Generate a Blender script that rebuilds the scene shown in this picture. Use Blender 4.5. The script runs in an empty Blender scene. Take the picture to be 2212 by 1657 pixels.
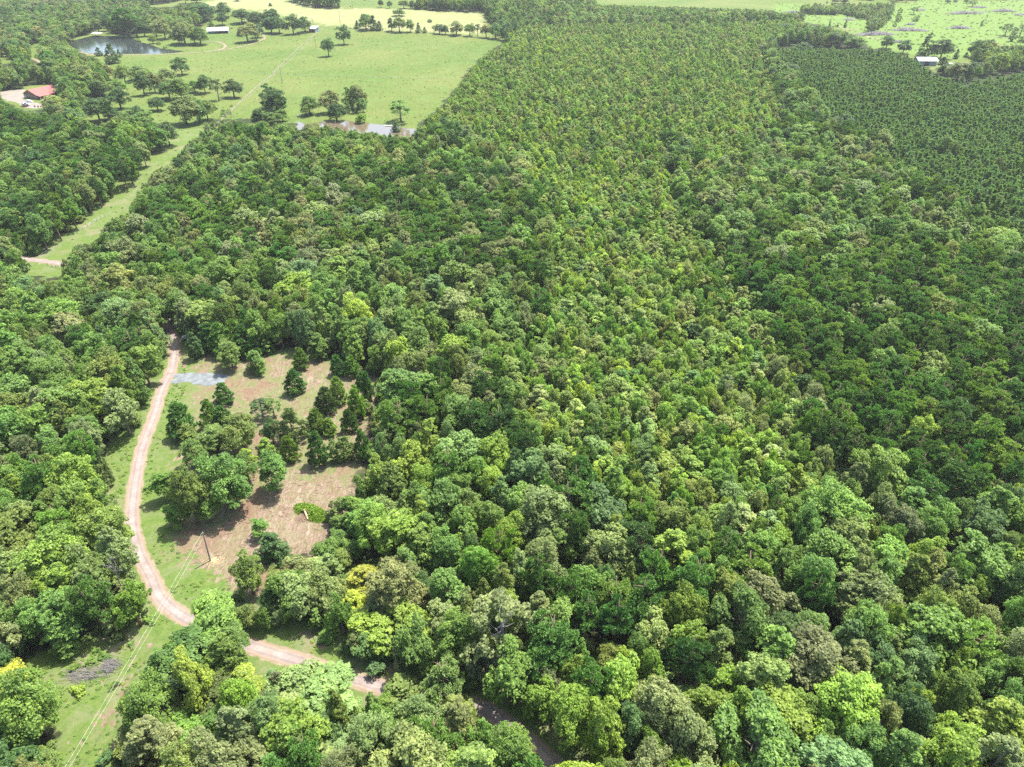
import bpy, math, random
import numpy as np

# ------------------------------------------------------------------ camera, world, sun, exposure
S = bpy.context.scene
COL = S.collection
H = 110.0
PITCH = math.radians(34.0)
F, CX, CY = 1535.5, 1105.75, 828.5          # focal length and centre in pixels of a 2211 x 1657 view
cam_d = bpy.data.cameras.new('camera')
cam_d.sensor_width = 36.0
cam_d.lens = 36.0 * F / 2211.5
cam_d.clip_start = 1.0
cam_d.clip_end = 30000.0
cam = bpy.data.objects.new('camera', cam_d)
COL.objects.link(cam)
cam.location = (0, 0, H)
cam.rotation_euler = (math.radians(90) - PITCH, 0, 0)
S.camera = cam

SUN_EL, SUN_AZ = math.radians(67), math.radians(52)   # azimuth measured from +Y towards +X
W = bpy.data.worlds.new('World')
S.world = W
W.use_nodes = True
wn = W.node_tree.nodes
bg = wn['Background']
sky = wn.new('ShaderNodeTexSky')
sky.sky_type = 'NISHITA'
sky.sun_disc = False
sky.sun_elevation = SUN_EL
sky.sun_rotation = SUN_AZ
sky.air_density = 1.0
sky.dust_density = 2.5
W.node_tree.links.new(sky.outputs[0], bg.inputs[0])
bg.inputs[1].default_value = 0.15
sun_d = bpy.data.lights.new('sun', 'SUN')
sun_d.energy = 4.5
sun_d.angle = math.radians(0.6)
sun_d.color = (1.0, 0.955, 0.88)
sun = bpy.data.objects.new('sun', sun_d)
COL.objects.link(sun)
sun.location = (200, 150, 400)
sun.rotation_euler = (math.radians(90) - SUN_EL, 0, math.pi - SUN_AZ)
S.view_settings.view_transform = 'Standard'
S.view_settings.look = 'None'
S.view_settings.exposure = 1.42
S.view_settings.gamma = 1.0
cy = S.cycles
cy.max_bounces = 5
cy.diffuse_bounces = 3
cy.glossy_bounces = 2
cy.transmission_bounces = 3
cy.transparent_max_bounces = 4
cy.volume_bounces = 0
cy.use_denoising = False
cy.denoiser = 'OPENIMAGEDENOISE'
cy.denoising_input_passes = 'RGB_ALBEDO_NORMAL'
cy.use_adaptive_sampling = False
cy.caustics_reflective = False
cy.caustics_refractive = False
S.render.filter_size = 1.15

rnd = random.Random(11)
RG = np.random.default_rng(5)
PI = math.pi
SP, CP = math.sin(PITCH), math.cos(PITCH)

# ------------------------------------------------------------------ terrain and picture-to-ground helpers
def sst(a, b, x):
    t = np.clip((x - a) / (b - a), 0, 1)
    return t * t * (3 - 2 * t)

def terrain(x, y):
    x = np.asarray(x, float); y = np.asarray(y, float)
    crest = 955 - 0.06 * (x + 200) + 12 * np.sin(x / 70)
    up = sst(crest - 170, crest - 10, y) * (1 - sst(crest + 5, crest + 75, y))
    side = sst(-430, -330, x) * (1 - sst(10, 90, x))
    z = 9.0 * up * side
    z = z + 5.0 * sst(560, 800, y) * sst(240, 420, x) * (0.6 + 0.4 * np.sin(x / 60 + y / 90))
    return z

def G(px, py, z=None):
    """world point where the view ray through picture point (px, py) meets the ground (or height z)"""
    a = (px - CX) / F; b = (CY - py) / F
    dy = CP + b * SP; dz = -SP + b * CP
    if z is not None:
        t = (H - z) / -dz
        return np.array([a * t, dy * t, z])
    t = H / -dz
    if dy * t < 650:
        return np.array([a * t, dy * t, 0.0])
    ts = np.linspace(0.75 * t, t, 240)
    d = (H + dz * ts) - terrain(a * ts, dy * ts)
    k = int(np.argmax(d <= 0)) if (d <= 0).any() else len(ts) - 1
    t = ts[k]
    if k and d[k] < 0:
        t = ts[k - 1] + (ts[k] - ts[k - 1]) * d[k - 1] / (d[k - 1] - d[k])
    return np.array([a * t, dy * t, float(terrain(a * t, dy * t))])

def PR(x, y, z):
    x = np.asarray(x, float); y = np.asarray(y, float); q = np.asarray(z, float) - H
    d = y * CP - q * SP; u = y * SP + q * CP
    return CX + F * x / d, CY - F * u / d, d

def height_at(x, y, z0, top_py):
    k = (CY - top_py) / F
    return H + y * (k * CP - SP) / (CP + k * SP) - z0

C1 = lambda p: (p[0] * .2685, p[1] * .2685)
C2 = lambda p: (540 + p[0] * .2929, p[1] * .2929)
C4 = lambda p: (1674 + p[0] * .2431, p[1] * .2431)
C6 = lambda p: (p[0] * .2685, 648 + p[1] * .2685)
C7 = lambda p: (270 + p[0] * .2934, 675 + p[1] * .2934)
C8 = lambda p: (270 + p[0] * .2934, 1053 + p[1] * .2934)
C9 = lambda p: (p[0] * .2833, 1188 + p[1] * .2833)
CR = lambda p: (1728 + p[0] * .2607, 270 + p[1] * .2607)
CB = lambda p: (540 + p[0] * .2685, 1296 + p[1] * .2685)
ID = lambda p: p
def mp(f, pts): return [f(p) for p in pts]

def inpoly(px, py, poly):
    px = np.asarray(px); py = np.asarray(py)
    res = np.zeros(px.shape, bool)
    n = len(poly)
    P = np.array(poly, float)
    lo, hi = P.min(0), P.max(0)
    m = (px >= lo[0]) & (px <= hi[0]) & (py >= lo[1]) & (py <= hi[1])
    if not m.any(): return res
    X = px[m]; Y = py[m]; r = np.zeros(X.shape, bool)
    for i in range(n):
        x1, y1 = P[i]; x2, y2 = P[(i + 1) % n]
        if y1 == y2: continue
        c = ((y1 > Y) != (y2 > Y)) & (X < (x2 - x1) * (Y - y1) / (y2 - y1) + x1)
        r ^= c
    res[m] = r
    return res

# ------------------------------------------------------------------ open areas of the picture (no crown may cover them)
OPEN = dict(
 pasture=mp(C1, [(520,350),(620,305),(740,260),(840,225),(910,240),(900,275),(1060,285),(1200,262),(1500,280),(1640,200),(1650,165),(1720,140),(1740,60),(1640,20),(1450,30),(1400,55),(1180,60),(1130,50),(1300,36),(1500,0)])
   + [(600,-20),(628,4),(681,18),(745,20),(850,18),(950,25),(1050,28),(1050,47),(1075,70),(1098,86),(1055,111),(1010,152),(985,190),(950,231),(905,268),(890,290),(848,287),(800,282),(742,277),(704,264),(645,269),(540,256),(510,258),(456,258),(435,279),(403,306),(383,330),(361,334),(383,303),(344,268),(268,239),(215,268),(172,250),(185,209),(228,212),(236,172),(228,140),(204,124),(185,118),(164,107)],
 farfield=[(735,22),(735,-20),(900,-20),(895,4),(870,18),(800,18)],
 topfields=[(1290,-20),(1735,-20),(1735,26),(1640,19),(1560,17),(1480,13),(1400,11),(1290,7)],
 yard=mp(C1, [(0,735),(190,715),(200,690),(440,680),(480,740),(360,815),(360,880),(210,890),(0,800)]),
 lawn_a=mp(C1, [(240,372),(360,335),(380,350),(300,400),(310,490),(380,535),(370,550),(270,500),(240,460)]),
 lawn_b=mp(C1, [(0,445),(90,440),(80,520),(40,530),(0,500)]),
 row=[(p[0]*.2685, 324+p[1]*.2685) for p in [(220,850),(310,840),(440,800),(500,730),(520,690),(640,640),(640,600),(740,530),(850,440),(970,350),(1070,310),(1080,270),(1150,225),(1200,180),(1260,120),(1290,60),(1340,0),(1420,0),(1300,110),(1230,170),(1170,210),(1150,250),(1090,330),(1080,390),(1040,440),(990,490),(960,510),(860,560),(820,620),(780,700),(740,730),(640,730),(590,780),(540,830),(500,850),(500,1030),(420,1030),(120,990),(220,930)]],
 clearcut=mp(C4, [(0,30),(200,30),(340,60),(640,60),(1000,20),(1050,60),(1300,0),(2400,0),(2400,400),(1980,400),(1960,350),(1800,350),(1730,500),(1640,525),(1240,490),(1050,445),(850,435),(780,360),(640,270),(400,220),(260,200),(240,130),(210,110),(60,110),(0,100)]),
 barn=mp(C4, [(1250,505),(1460,505),(1470,590),(1540,530),(1850,535),(1850,560),(1560,575),(1450,600),(1440,650),(1410,665),(1370,600),(1290,590)]),
 barn_b=mp(C4, [(1900,610),(2010,625),(1950,655)]),
 patch=mp(C4, [(2130,1485),(2260,1480),(2260,1515),(2150,1500)]),
 road=mp(C6, [(880,1140),(1000,1130),(1110,1080),(1200,860),(1215,730),(1290,690),(1370,610),(1380,370),(1470,370),(1500,700),(1300,1100),(1260,1400),(1200,1620),(1010,1609),(900,1600),(895,1330),(870,1200)]),
 clearing=mp(C7, [(340,235),(430,215),(560,230),(700,250),(1010,290),(1100,270),(1230,262),(1380,300),(1500,350),(1700,420),(1830,440),(1880,520),(1850,600),(1830,690),(1800,760),(1735,1000),(1760,1130),(1640,1240),(1690,1290),(1650,1340),(1530,1400),(1520,1480),(1500,1625),(1400,1690),(1210,1800),(1150,1850),(1130,1950),(1000,2150),(850,2100),(650,2080),(450,2080),(300,1990),(200,1850),(180,1650),(120,1500),(130,1300),(250,800),(330,480)]),
 bend=mp(C8, [(120,400),(250,300),(600,700),(850,750),(850,870),(660,850),(450,850),(430,960),(310,940),(150,790),(200,650)]),
 roadlow=mp(C8, [(860,1055),(1000,1080),(1200,1030),(1420,1075),(1540,1180),(1560,1260),(1640,1290),(1780,1290),(2060,1340),(2060,1470),(1930,1520),(1680,1440),(1600,1400),(1400,1330),(1200,1300),(870,1200),(770,1140)]),
 roadend=mp(CB, [(1790,800),(2030,790),(2140,900),(2140,1000),(2040,1060),(1930,960)]),
 glade=mp(C9, [(200,810),(420,730),(560,690),(720,640),(830,670),(900,710),(1060,600),(1110,500),(1110,345),(1180,330),(1400,560),(1300,610),(1200,830),(1130,900),(1100,1050),(960,1070),(930,1250),(935,1400),(880,1550),(900,1740),(330,1740),(420,1500),(420,1200),(380,1080),(230,1030),(180,850)]),
 row_top=[(296,392),(316,364),(343,336),(366,328),(346,352),(326,374),(312,392)],
 hole=mp(ID, [(1700,1450),(1735,1455),(1740,1480),(1710,1500),(1690,1480)]),
 brush=mp(C8, [(1530,640),(1800,540),(1900,540),(1880,620),(1650,740),(1590,790)]),
)
PLANT_A = [(1660,100),(1885,106),(1929,109),(1978,128),(2002,148),(2030,162),(2087,180),(2130,170),(2400,120),(2400,372),(2180,354),(2136,344),(2063,320),(1966,305),(1881,297),(1815,290),(1775,240),(1735,190),(1690,150)]
PLANT_B = [(1885,302),(1963,306),(2093,328),(2192,364),(2400,400),(2400,620),(2240,560),(2184,525),(2132,479),(2067,432),(1989,395),(1937,369)]
THICK = mp(C4, [(215,130),(280,55),(640,80),(700,20),(1040,10),(1060,90),(980,200),(900,290),(810,280),(830,190),(600,140)])

R_REGROW = [(1000,130),(1130,50),(1760,40),(1640,100),(1700,260),(1560,345),(1430,290),(1450,420),(1560,560),(1640,640),(1740,860),(1790,1000),(1700,1120),(1500,1110),(1300,1020),(1150,910),(1080,780),(1180,640),(1200,560),(1170,430),(1130,350),(1040,290),(930,250)]
R_PINE_R = [(1560,540),(1700,470),(1800,560),(2000,520),(2211,600),(2300,700),(2300,1020),(2000,1060),(1850,1000),(1740,800),(1640,660)]
R_PINE_M = [(300,450),(520,400),(760,360),(1090,360),(1160,440),(1160,520),(1060,600),(840,560),(640,560),(430,540)]
R_PINE_U = [(1420,290),(1560,262),(1640,300),(1560,345),(1430,330)]
R_PINE_L = [(-50,215),(180,260),(380,320),(300,400),(130,540),(-50,600)]
R_DARKTOP = [(-50,-30),(600,-30),(420,10),(300,60),(150,95),(-50,100)]

# ------------------------------------------------------------------ materials
def new_mat(name):
    m = bpy.data.materials.new(name); m.use_nodes = True
    nt = m.node_tree
    b = nt.nodes['Principled BSDF']
    return m, nt, b

def plain(name, col, rough=0.7, var=0.15, scale=3.0, metal=0.0, spec=0.3):
    m, nt, b = new_mat(name)
    N, L = nt.nodes, nt.links
    tc = N.new('ShaderNodeTexCoord'); no = N.new('ShaderNodeTexNoise')
    no.inputs['Scale'].default_value = scale; no.inputs['Detail'].default_value = 6
    L.new(tc.outputs['Object'], no.inputs['Vector'])
    mr = N.new('ShaderNodeMapRange')
    mr.inputs['From Min'].default_value = .3; mr.inputs['From Max'].default_value = .7
    mr.inputs['To Min'].default_value = 1 - var; mr.inputs['To Max'].default_value = 1 + var
    L.new(no.outputs['Fac'], mr.inputs['Value'])
    mx = N.new('ShaderNodeVectorMath'); mx.operation = 'SCALE'
    mx.inputs[0].default_value = col
    L.new(mr.outputs[0], mx.inputs['Scale'])
    L.new(mx.outputs[0], b.inputs['Base Color'])
    b.inputs['Roughness'].default_value = rough
    b.inputs['Metallic'].default_value = metal
    b.inputs['Specular IOR Level'].default_value = spec
    return m

def leaf_mat(name, trans=0.3, rough=0.55, spec=0.35):
    m, nt, b = new_mat(name)
    N, L = nt.nodes, nt.links
    at = N.new('ShaderNodeAttribute'); at.attribute_type = 'INSTANCER'; at.attribute_name = 'tint'
    va = N.new('ShaderNodeAttribute'); va.attribute_type = 'GEOMETRY'; va.attribute_name = 'shade'
    mr = N.new('ShaderNodeMapRange')
    mr.inputs['To Min'].default_value = .55; mr.inputs['To Max'].default_value = 1.55
    L.new(va.outputs['Fac'], mr.inputs['Value'])
    sc = N.new('ShaderNodeVectorMath'); sc.operation = 'SCALE'
    L.new(at.outputs['Color'], sc.inputs[0]); L.new(mr.outputs[0], sc.inputs['Scale'])
    hs = N.new('ShaderNodeHueSaturation')
    h2 = N.new('ShaderNodeMapRange'); h2.inputs['To Min'].default_value = .515; h2.inputs['To Max'].default_value = .485
    L.new(va.outputs['Fac'], h2.inputs['Value']); L.new(h2.outputs[0], hs.inputs['Hue'])
    L.new(sc.outputs[0], hs.inputs['Color'])
    L.new(hs.outputs[0], b.inputs['Base Color'])
    b.inputs['Roughness'].default_value = rough
    b.inputs['Specular IOR Level'].default_value = spec
    tr = N.new('ShaderNodeBsdfTranslucent')
    ty = N.new('ShaderNodeVectorMath'); ty.operation = 'MULTIPLY'; ty.inputs[1].default_value = (1.25, 1.3, .55)
    L.new(hs.outputs[0], ty.inputs[0]); L.new(ty.outputs[0], tr.inputs['Color'])
    ms = N.new('ShaderNodeMixShader'); ms.inputs[0].default_value = trans
    L.new(b.outputs[0], ms.inputs[1]); L.new(tr.outputs[0], ms.inputs[2])
    L.new(ms.outputs[0], N['Material Output'].inputs['Surface'])
    return m

M_LEAF = leaf_mat('broad_leaf', trans=.42)
M_NEEDLE = leaf_mat('pine_needle', trans=.30, rough=.5, spec=.3)
M_BARK = plain('bark', (.16, .13, .10), .9, .3, 2.0)
M_BARKP = plain('pine_bark', (.17, .115, .08), .9, .3, 2.0)
M_GREYWOOD = plain('grey_wood', (.21, .195, .185), .85, .3, 3.0)

# ------------------------------------------------------------------ mesh helpers
def mesh_np(name, V, Fq, mats, mat_idx=None, shade=None, smooth=False):
    """V (n,3), Fq list of (faces array (m,k))"""
    me = bpy.data.meshes.new(name)
    me.vertices.add(len(V)); me.vertices.foreach_set('co', np.asarray(V, np.float32).ravel())
    loops = np.concatenate([f.ravel() for f in Fq]).astype(np.int32)
    tot = np.concatenate([np.full(len(f), f.shape[1]) for f in Fq]).astype(np.int32)
    start = np.concatenate([[0], np.cumsum(tot)[:-1]]).astype(np.int32)
    me.loops.add(len(loops)); me.loops.foreach_set('vertex_index', loops)
    me.polygons.add(len(tot)); me.polygons.foreach_set('loop_start', start)
    try: me.polygons.foreach_set('loop_total', tot)
    except Exception: pass
    for m in mats: me.materials.append(m)
    if mat_idx is not None: me.polygons.foreach_set('material_index', np.asarray(mat_idx, np.int32))
    if smooth: me.polygons.foreach_set('use_smooth', np.ones(len(tot), bool))
    if shade is not None:
        a = me.attributes.new('shade', 'FLOAT', 'POINT'); a.data.foreach_set('value', np.asarray(shade, np.float32))
    me.update(calc_edges=True)
    return me

class MB:
    """mesh builder: boxes, tubes, sheets collected into one mesh"""
    def __init__(s): s.v = []; s.f = []
    def add(s, V, Fc):
        o = len(s.v); s.v += [tuple(map(float, p)) for p in V]; s.f += [tuple(i + o for i in f) for f in Fc]
    def box(s, c, d, rz=0):
        x, y, z = d[0] / 2, d[1] / 2, d[2] / 2
        ca, sa = math.cos(rz), math.sin(rz)
        V = []
        for a, b_, e in ((-x,-y,-z),(x,-y,-z),(x,y,-z),(-x,y,-z),(-x,-y,z),(x,-y,z),(x,y,z),(-x,y,z)):
            V.append((c[0] + a * ca - b_ * sa, c[1] + a * sa + b_ * ca, c[2] + e))
        s.add(V, [(0,3,2,1),(4,5,6,7),(0,1,5,4),(1,2,6,5),(2,3,7,6),(3,0,4,7)])
    def tube(s, pts, rad, n=7, cap=True):
        pts = [np.array(p, float) for p in pts]
        V = []; Fc = []
        for i, p in enumerate(pts):
            d = pts[min(i + 1, len(pts) - 1)] - pts[max(i - 1, 0)]
            d = d / (np.linalg.norm(d) + 1e-9)
            a = np.cross(d, (0, 0, 1) if abs(d[2]) < .9 else (1, 0, 0)); a /= np.linalg.norm(a)
            b_ = np.cross(d, a)
            r = rad[i] if hasattr(rad, '__len__') else rad
            for k in range(n):
                t = 2 * PI * k / n
                V.append(p + r * (a * math.cos(t) + b_ * math.sin(t)))
        for i in range(len(pts) - 1):
            for k in range(n):
                k2 = (k + 1) % n
                Fc.append((i * n + k, i * n + k2, (i + 1) * n + k2, (i + 1) * n + k))
        if cap:
            Fc.append(tuple(range(n))[::-1]); Fc.append(tuple((len(pts) - 1) * n + k for k in range(n)))
        s.add(V, Fc)
    def mesh(s, name, mat, smooth=False):
        me = bpy.data.meshes.new(name); me.from_pydata(s.v, [], s.f)
        me.materials.append(mat)
        if smooth: me.polygons.foreach_set('use_smooth', [True] * len(me.polygons))
        me.update(); return me
    def build(s, name, mat, parent=None, smooth=False, loc=(0, 0, 0), rz=0):
        o = bpy.data.objects.new(name, s.mesh(name, mat, smooth)); COL.objects.link(o)
        if parent: o.parent = parent
        o.location = loc; o.rotation_euler = (0, 0, rz)
        return o

def tag(o, label=None, cat=None, group=None, kind=None):
    if label: o['label'] = label
    if cat: o['category'] = cat
    if group: o['group'] = group
    if kind: o['kind'] = kind
    return o

def empty(name, loc, rz=0, label=None, cat=None, group=None):
    o = bpy.data.objects.new(name, None); COL.objects.link(o)
    o.location = loc; o.rotation_euler = (0, 0, rz); o.empty_display_size = .5
    return tag(o, label, cat, group)

# ------------------------------------------------------------------ foliage generators
def unit(v): return v / (np.linalg.norm(v, axis=-1, keepdims=True) + 1e-9)
def rdir(g, n): return unit(g.normal(size=(n, 3)))

def leaf_cards(g, C, Nn, size, aspect=.62, fold=.18):
    n = len(C)
    t = unit(np.cross(Nn, rdir(g, n))); b = np.cross(Nn, t)
    s = (size * g.uniform(.6, 1.35, n))[:, None]
    V = np.stack([C + t * s, C + b * s * aspect + Nn * s * fold, C - t * s * .9, C - b * s * aspect + Nn * s * fold], 1).reshape(-1, 3)
    Fq = np.arange(4 * n).reshape(n, 4)
    return V, Fq

def needle_cards(g, C, D, length, width):
    n = len(C)
    side = unit(np.cross(D, rdir(g, n)))
    l = (length * g.uniform(.7, 1.2, n))[:, None]
    V = np.stack([C, C + D * l * .55 + side * width, C + D * l, C + D * l * .55 - side * width], 1).reshape(-1, 3)
    return V, np.arange(4 * n).reshape(n, 4)

def lobes_dome(g, R, z0, z1, n, flat=.8, rl=(.26, .46), low=1.38):
    """lobe centres over an uneven, lopsided dome"""
    k = np.arange(n) + .5
    el = np.arcsin(1 - low * k / n); az = k * 2.39996 + g.uniform(0, 6)
    az = az + g.normal(0, .4, n); el = el + g.normal(0, .16, n)
    zc = z0 + (z1 - z0) * .42
    rz = np.where(el > 0, z1 - zc, zc - z0)
    q = g.uniform(.5, .98, n)
    wob = 1 + .2 * np.sin(az * 2 + g.uniform(0, 6)) + .16 * np.sin(az * 3 + g.uniform(0, 6)) + .1 * np.sin(az + g.uniform(0, 6))
    c = np.stack([R * flat * np.cos(el) * np.cos(az) * q * wob, R * flat * np.cos(el) * np.sin(az) * q * wob, zc + rz * .8 * np.sin(el) * q], 1)
    r = R * g.uniform(rl[0], rl[1], n)
    return c, r, np.array([0, 0, zc - (z1 - z0) * .15])

def lobes_cone(g, R, z0, z1, n, pw=1.25):
    u = (np.arange(n) + .5) / n
    z = z0 + (z1 - z0) * u ** 1.15 * .95
    prof = np.clip((1 - ((z - z0) / (z1 - z0)) ** pw), .05, 1) * np.clip(.55 + (z - z0) / (z1 - z0) * 3, 0, 1)
    az = np.arange(n) * 2.39996 + g.normal(0, .3, n)
    rr = R * prof * g.uniform(.5, .85, n)
    c = np.stack([rr * np.cos(az), rr * np.sin(az), z], 1)
    r = R * (.2 + .22 * prof) * g.uniform(.8, 1.2, n)
    return c, r, np.array([0, 0, z0 + (z1 - z0) * .35])

def foliage(g, lob, ns, nl, leaf, subr=.36, outward=.5, aspect=.62, needle=False, squash=.85, drop=.08):
    c, r, core = lob
    keep = g.uniform(0, 1, len(c)) > drop
    c, r = c[keep], r[keep]
    n = len(c)
    cc = np.repeat(c, ns, 0); rr = np.repeat(r, ns)
    out = unit(cc - core)
    d = unit(rdir(g, n * ns) + out * outward + np.array([0, 0, .35]))
    sc = cc + d * (rr * g.uniform(.6, 1.08, n * ns))[:, None] * np.array([1, 1, squash])
    sr = rr * subr * g.uniform(.6, 1.35, n * ns)
    lc = np.repeat(sc, nl, 0); lr = np.repeat(sr, nl); ld0 = np.repeat(d, nl, 0)
    shade = np.repeat(np.repeat(g.normal(0, .10, n), ns) + g.uniform(.28, .72, n * ns), nl)
    if needle:
        dd = unit(rdir(g, len(lc)) + ld0 * .5 + np.array([0, 0, .6]))
        base = lc + dd * (lr * .15)[:, None]
        V, Fq = needle_cards(g, base, dd, leaf, leaf * .22)
    else:
        dd = unit(rdir(g, len(lc)) + ld0 * .45 + np.array([0, 0, .3]))
        P = lc + dd * (lr * g.uniform(.55, 1.08, len(lc)))[:, None] * np.array([1, 1, .75])
        Nn = unit(dd * .6 + rdir(g, len(lc)) * .65 + np.array([0, 0, .75]))
        V, Fq = leaf_cards(g, P, Nn, leaf, aspect)
    sh = np.clip(np.repeat(shade + g.normal(0, .13, len(lc)), 4), 0, 1)
    return V, Fq, sh

def trunk_mb(g, h, top, r, nb, R, zb, lean=.3):
    m = MB()
    lx, ly = g.normal(0, lean, 2)
    pts = [(0, 0, -.3), (lx * .1, ly * .1, h * .2), (lx * .5, ly * .5, h * .55), (lx, ly, top)]
    m.tube(pts, [r * 1.35, r, r * .75, r * .25], 7)
    for i in range(nb):
        t = g.uniform(0, 1); z = zb + (top - zb) * t * .8
        a = i * 2.4 + g.uniform(-.4, .4); L = R * g.uniform(.55, .85) * (1 - .4 * t)
        k = z / top
        p0 = np.array([lx * k, ly * k, z])
        p1 = p0 + np.array([math.cos(a) * L * .5, math.sin(a) * L * .5, L * .28])
        p2 = p0 + np.array([math.cos(a + .2) * L, math.sin(a + .2) * L, L * .62])
        m.tube([p0, p1, p2], [r * .42, r * .26, r * .08], 5, cap=False)
    return m

class Arch: pass
def make_arch(kind, seed, lod=0):
    """kinds of tree; natural size: width 2R, height HT"""
    g = np.random.default_rng(seed)
    A = Arch(); A.kind = kind
    mat, bark = M_LEAF, M_BARK
    if kind == 'oak':          # broad, lumpy, fine leaved
        A.R, A.HT = 5.0, 12.0
        lob = lobes_dome(g, 5.0, 1.0, 12.0, 30, rl=(.2, .42), low=1.62)
        V, Fq, sh = foliage(g, lob, 26, 20, .20)
        tr = trunk_mb(g, 12, 9, .32, 9, 4.6, 3.0)
    elif kind == 'bigleaf':    # coarse bright clumps
        A.R, A.HT = 4.6, 12.5
        lob = lobes_dome(g, 4.6, .9, 12.5, 23, .82, rl=(.26, .48), low=1.6)
        V, Fq, sh = foliage(g, lob, 24, 20, .25, subr=.32)
        tr = trunk_mb(g, 12, 9, .28, 8, 4.2, 2.5)
    elif kind == 'gum':        # pointed oval
        A.R, A.HT = 3.3, 13.0
        lob = lobes_cone(g, 3.4, 1.2, 12.6, 26, 2.8)
        V, Fq, sh = foliage(g, lob, 24, 18, .21)
        tr = trunk_mb(g, 13, 11.5, .2, 8, 2.6, 2.5)
    elif kind == 'slim':       # regrowth, narrow
        A.R, A.HT = 2.4, 10.0
        lob = lobes_cone(g, 2.4, .8, 9.6, 17, 3.2)
        V, Fq, sh = foliage(g, lob, 20, 16, .20)
        tr = trunk_mb(g, 10, 8.6, .12, 5, 1.6, 2.5)
    elif kind == 'pine':       # mature pine: tufted, uneven
        A.R, A.HT = 3.9, 17.0
        bark = M_BARKP; mat = M_NEEDLE
        c, r, core = lobes_dome(g, 3.9, 3.2, 17.0, 42, .95, rl=(.18, .33), low=1.75)
        V, Fq, sh = foliage(g, (c, r, core), 17, 26, .44, subr=.3, needle=True, squash=.6)
        tr = trunk_mb(g, 17, 15.5, .26, 14, 3.6, 6.0, .5)
    elif kind == 'youngpine':  # open-grown young pine
        A.R, A.HT = 2.6, 8.5
        bark = M_BARKP; mat = M_NEEDLE
        c, r, core = lobes_cone(g, 2.7, 1.0, 8.3, 30, 1.5)
        r = r * .85
        V, Fq, sh = foliage(g, (c, r, core), 15, 24, .42, subr=.32, needle=True, squash=.65)
        tr = trunk_mb(g, 8.5, 7.9, .12, 12, 2.2, 1.2, .15)
    elif kind == 'rowpine':    # plantation pine
        A.R, A.HT = 1.75, 9.0
        bark = M_BARKP; mat = M_NEEDLE
        c, r, core = lobes_cone(g, 1.75, 2.6, 8.9, 14, 1.3)
        V, Fq, sh = foliage(g, (c, r, core), 8, 18, .6, subr=.32, needle=True, squash=.65, drop=0)
        tr = trunk_mb(g, 9, 8.2, .09, 0, 1.5, 2.5, .1)
    elif kind == 'cedar':      # dense cone to the ground
        A.R, A.HT = 2.2, 7.0
        lob = lobes_cone(g, 2.3, .2, 6.9, 26, 1.15)
        V, Fq, sh = foliage(g, lob, 22, 14, .17, aspect=.4)
        tr = trunk_mb(g, 7, 6, .13, 0, 1, 1, .05)
    elif kind == 'mound':      # vine-covered heap
        A.R, A.HT = 4.2, 6.0
        lob = lobes_dome(g, 4.4, -.8, 6.0, 24, .86, rl=(.2, .42))
        V, Fq, sh = foliage(g, lob, 26, 20, .22)
        tr = trunk_mb(g, 6, 4.2, .16, 6, 3.2, .8)
    elif kind == 'sparse':     # thin crown with limbs showing
        A.R, A.HT = 3.6, 11.5
        lob = lobes_dome(g, 3.6, 2.4, 11.5, 22, .95, rl=(.16, .3))
        V, Fq, sh = foliage(g, lob, 18, 14, .19)
        tr = trunk_mb(g, 11.5, 10, .26, 16, 3.6, 2.2)
        bark = M_GREYWOOD
    elif kind == 'bush':
        A.R, A.HT = 1.3, 1.9
        lob = lobes_dome(g, 1.35, -.3, 1.9, 10, .86)
        V, Fq, sh = foliage(g, lob, 12, 12, .12, subr=.4)
        tr = trunk_mb(g, 1.5, 1.2, .05, 4, 1, .2, .05)
    A.crown = mesh_np(kind + '_crown', V, [Fq], [mat], shade=sh)
    A.trunk = tr.mesh(kind + '_trunk', bark, True)
    # joined version for the far-off mass
    nv = len(V); tv = np.array(tr.v); tf4 = np.array([f for f in tr.f if len(f) == 4]) + nv
    A.joined = mesh_np(kind + '_tree', np.concatenate([V, tv]), [Fq, tf4], [mat, bark],
                       mat_idx=np.concatenate([np.zeros(len(Fq)), np.ones(len(tf4))]), shade=np.concatenate([sh, np.full(len(tv), .5)]))
    return A

NV = dict(oak=6, bigleaf=4, gum=4, slim=4, pine=5, youngpine=4, rowpine=3, cedar=2, mound=3, sparse=2, bush=2)
ARCH = {k: [make_arch(k, 100 * i + 7 * j + 3) for j in range(n)] for i, (k, n) in enumerate(NV.items())}

# ------------------------------------------------------------------ leaf colours (true albedos) and their words
TINT = {
 'grey-green': (.108, .135, .058), 'mid-green': (.082, .138, .034), 'dark green': (.044, .084, .028),
 'blue-green': (.080, .132, .052), 'yellow-green': (.118, .172, .030), 'bright green': (.088, .150, .034),
 'olive green': (.094, .126, .034), 'brownish green': (.112, .126, .056), 'deep green': (.054, .114, .032),
 'pale green': (.116, .158, .060), 'plantation green': (.092, .150, .062), 'yellow': (.185, .205, .03)}
SHAPEWORD = dict(oak='broad domed', bigleaf='rounded coarse-leaved', gum='pointed oval', slim='narrow young', pine='tufted mature pine',
                 youngpine='open-grown young pine', rowpine='plantation pine', cedar='dense conical', mound='vine-covered', sparse='thin-crowned', bush='low bushy')
def tint_of(word, g=rnd, s=.10):
    c = [a_ * b_ for a_, b_ in zip(TINT[word], (1.82, 1.80, 1.45))]; k = g.gauss(1, s)
    return (max(.01, c[0] * k * g.gauss(1, .06)), max(.01, c[1] * k), max(.008, c[2] * k * g.gauss(1, .08)))

# ------------------------------------------------------------------ ground sheet
POLY_W = {}
def world_poly(pts): return [tuple(G(*p)[:2]) for p in pts]

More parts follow.
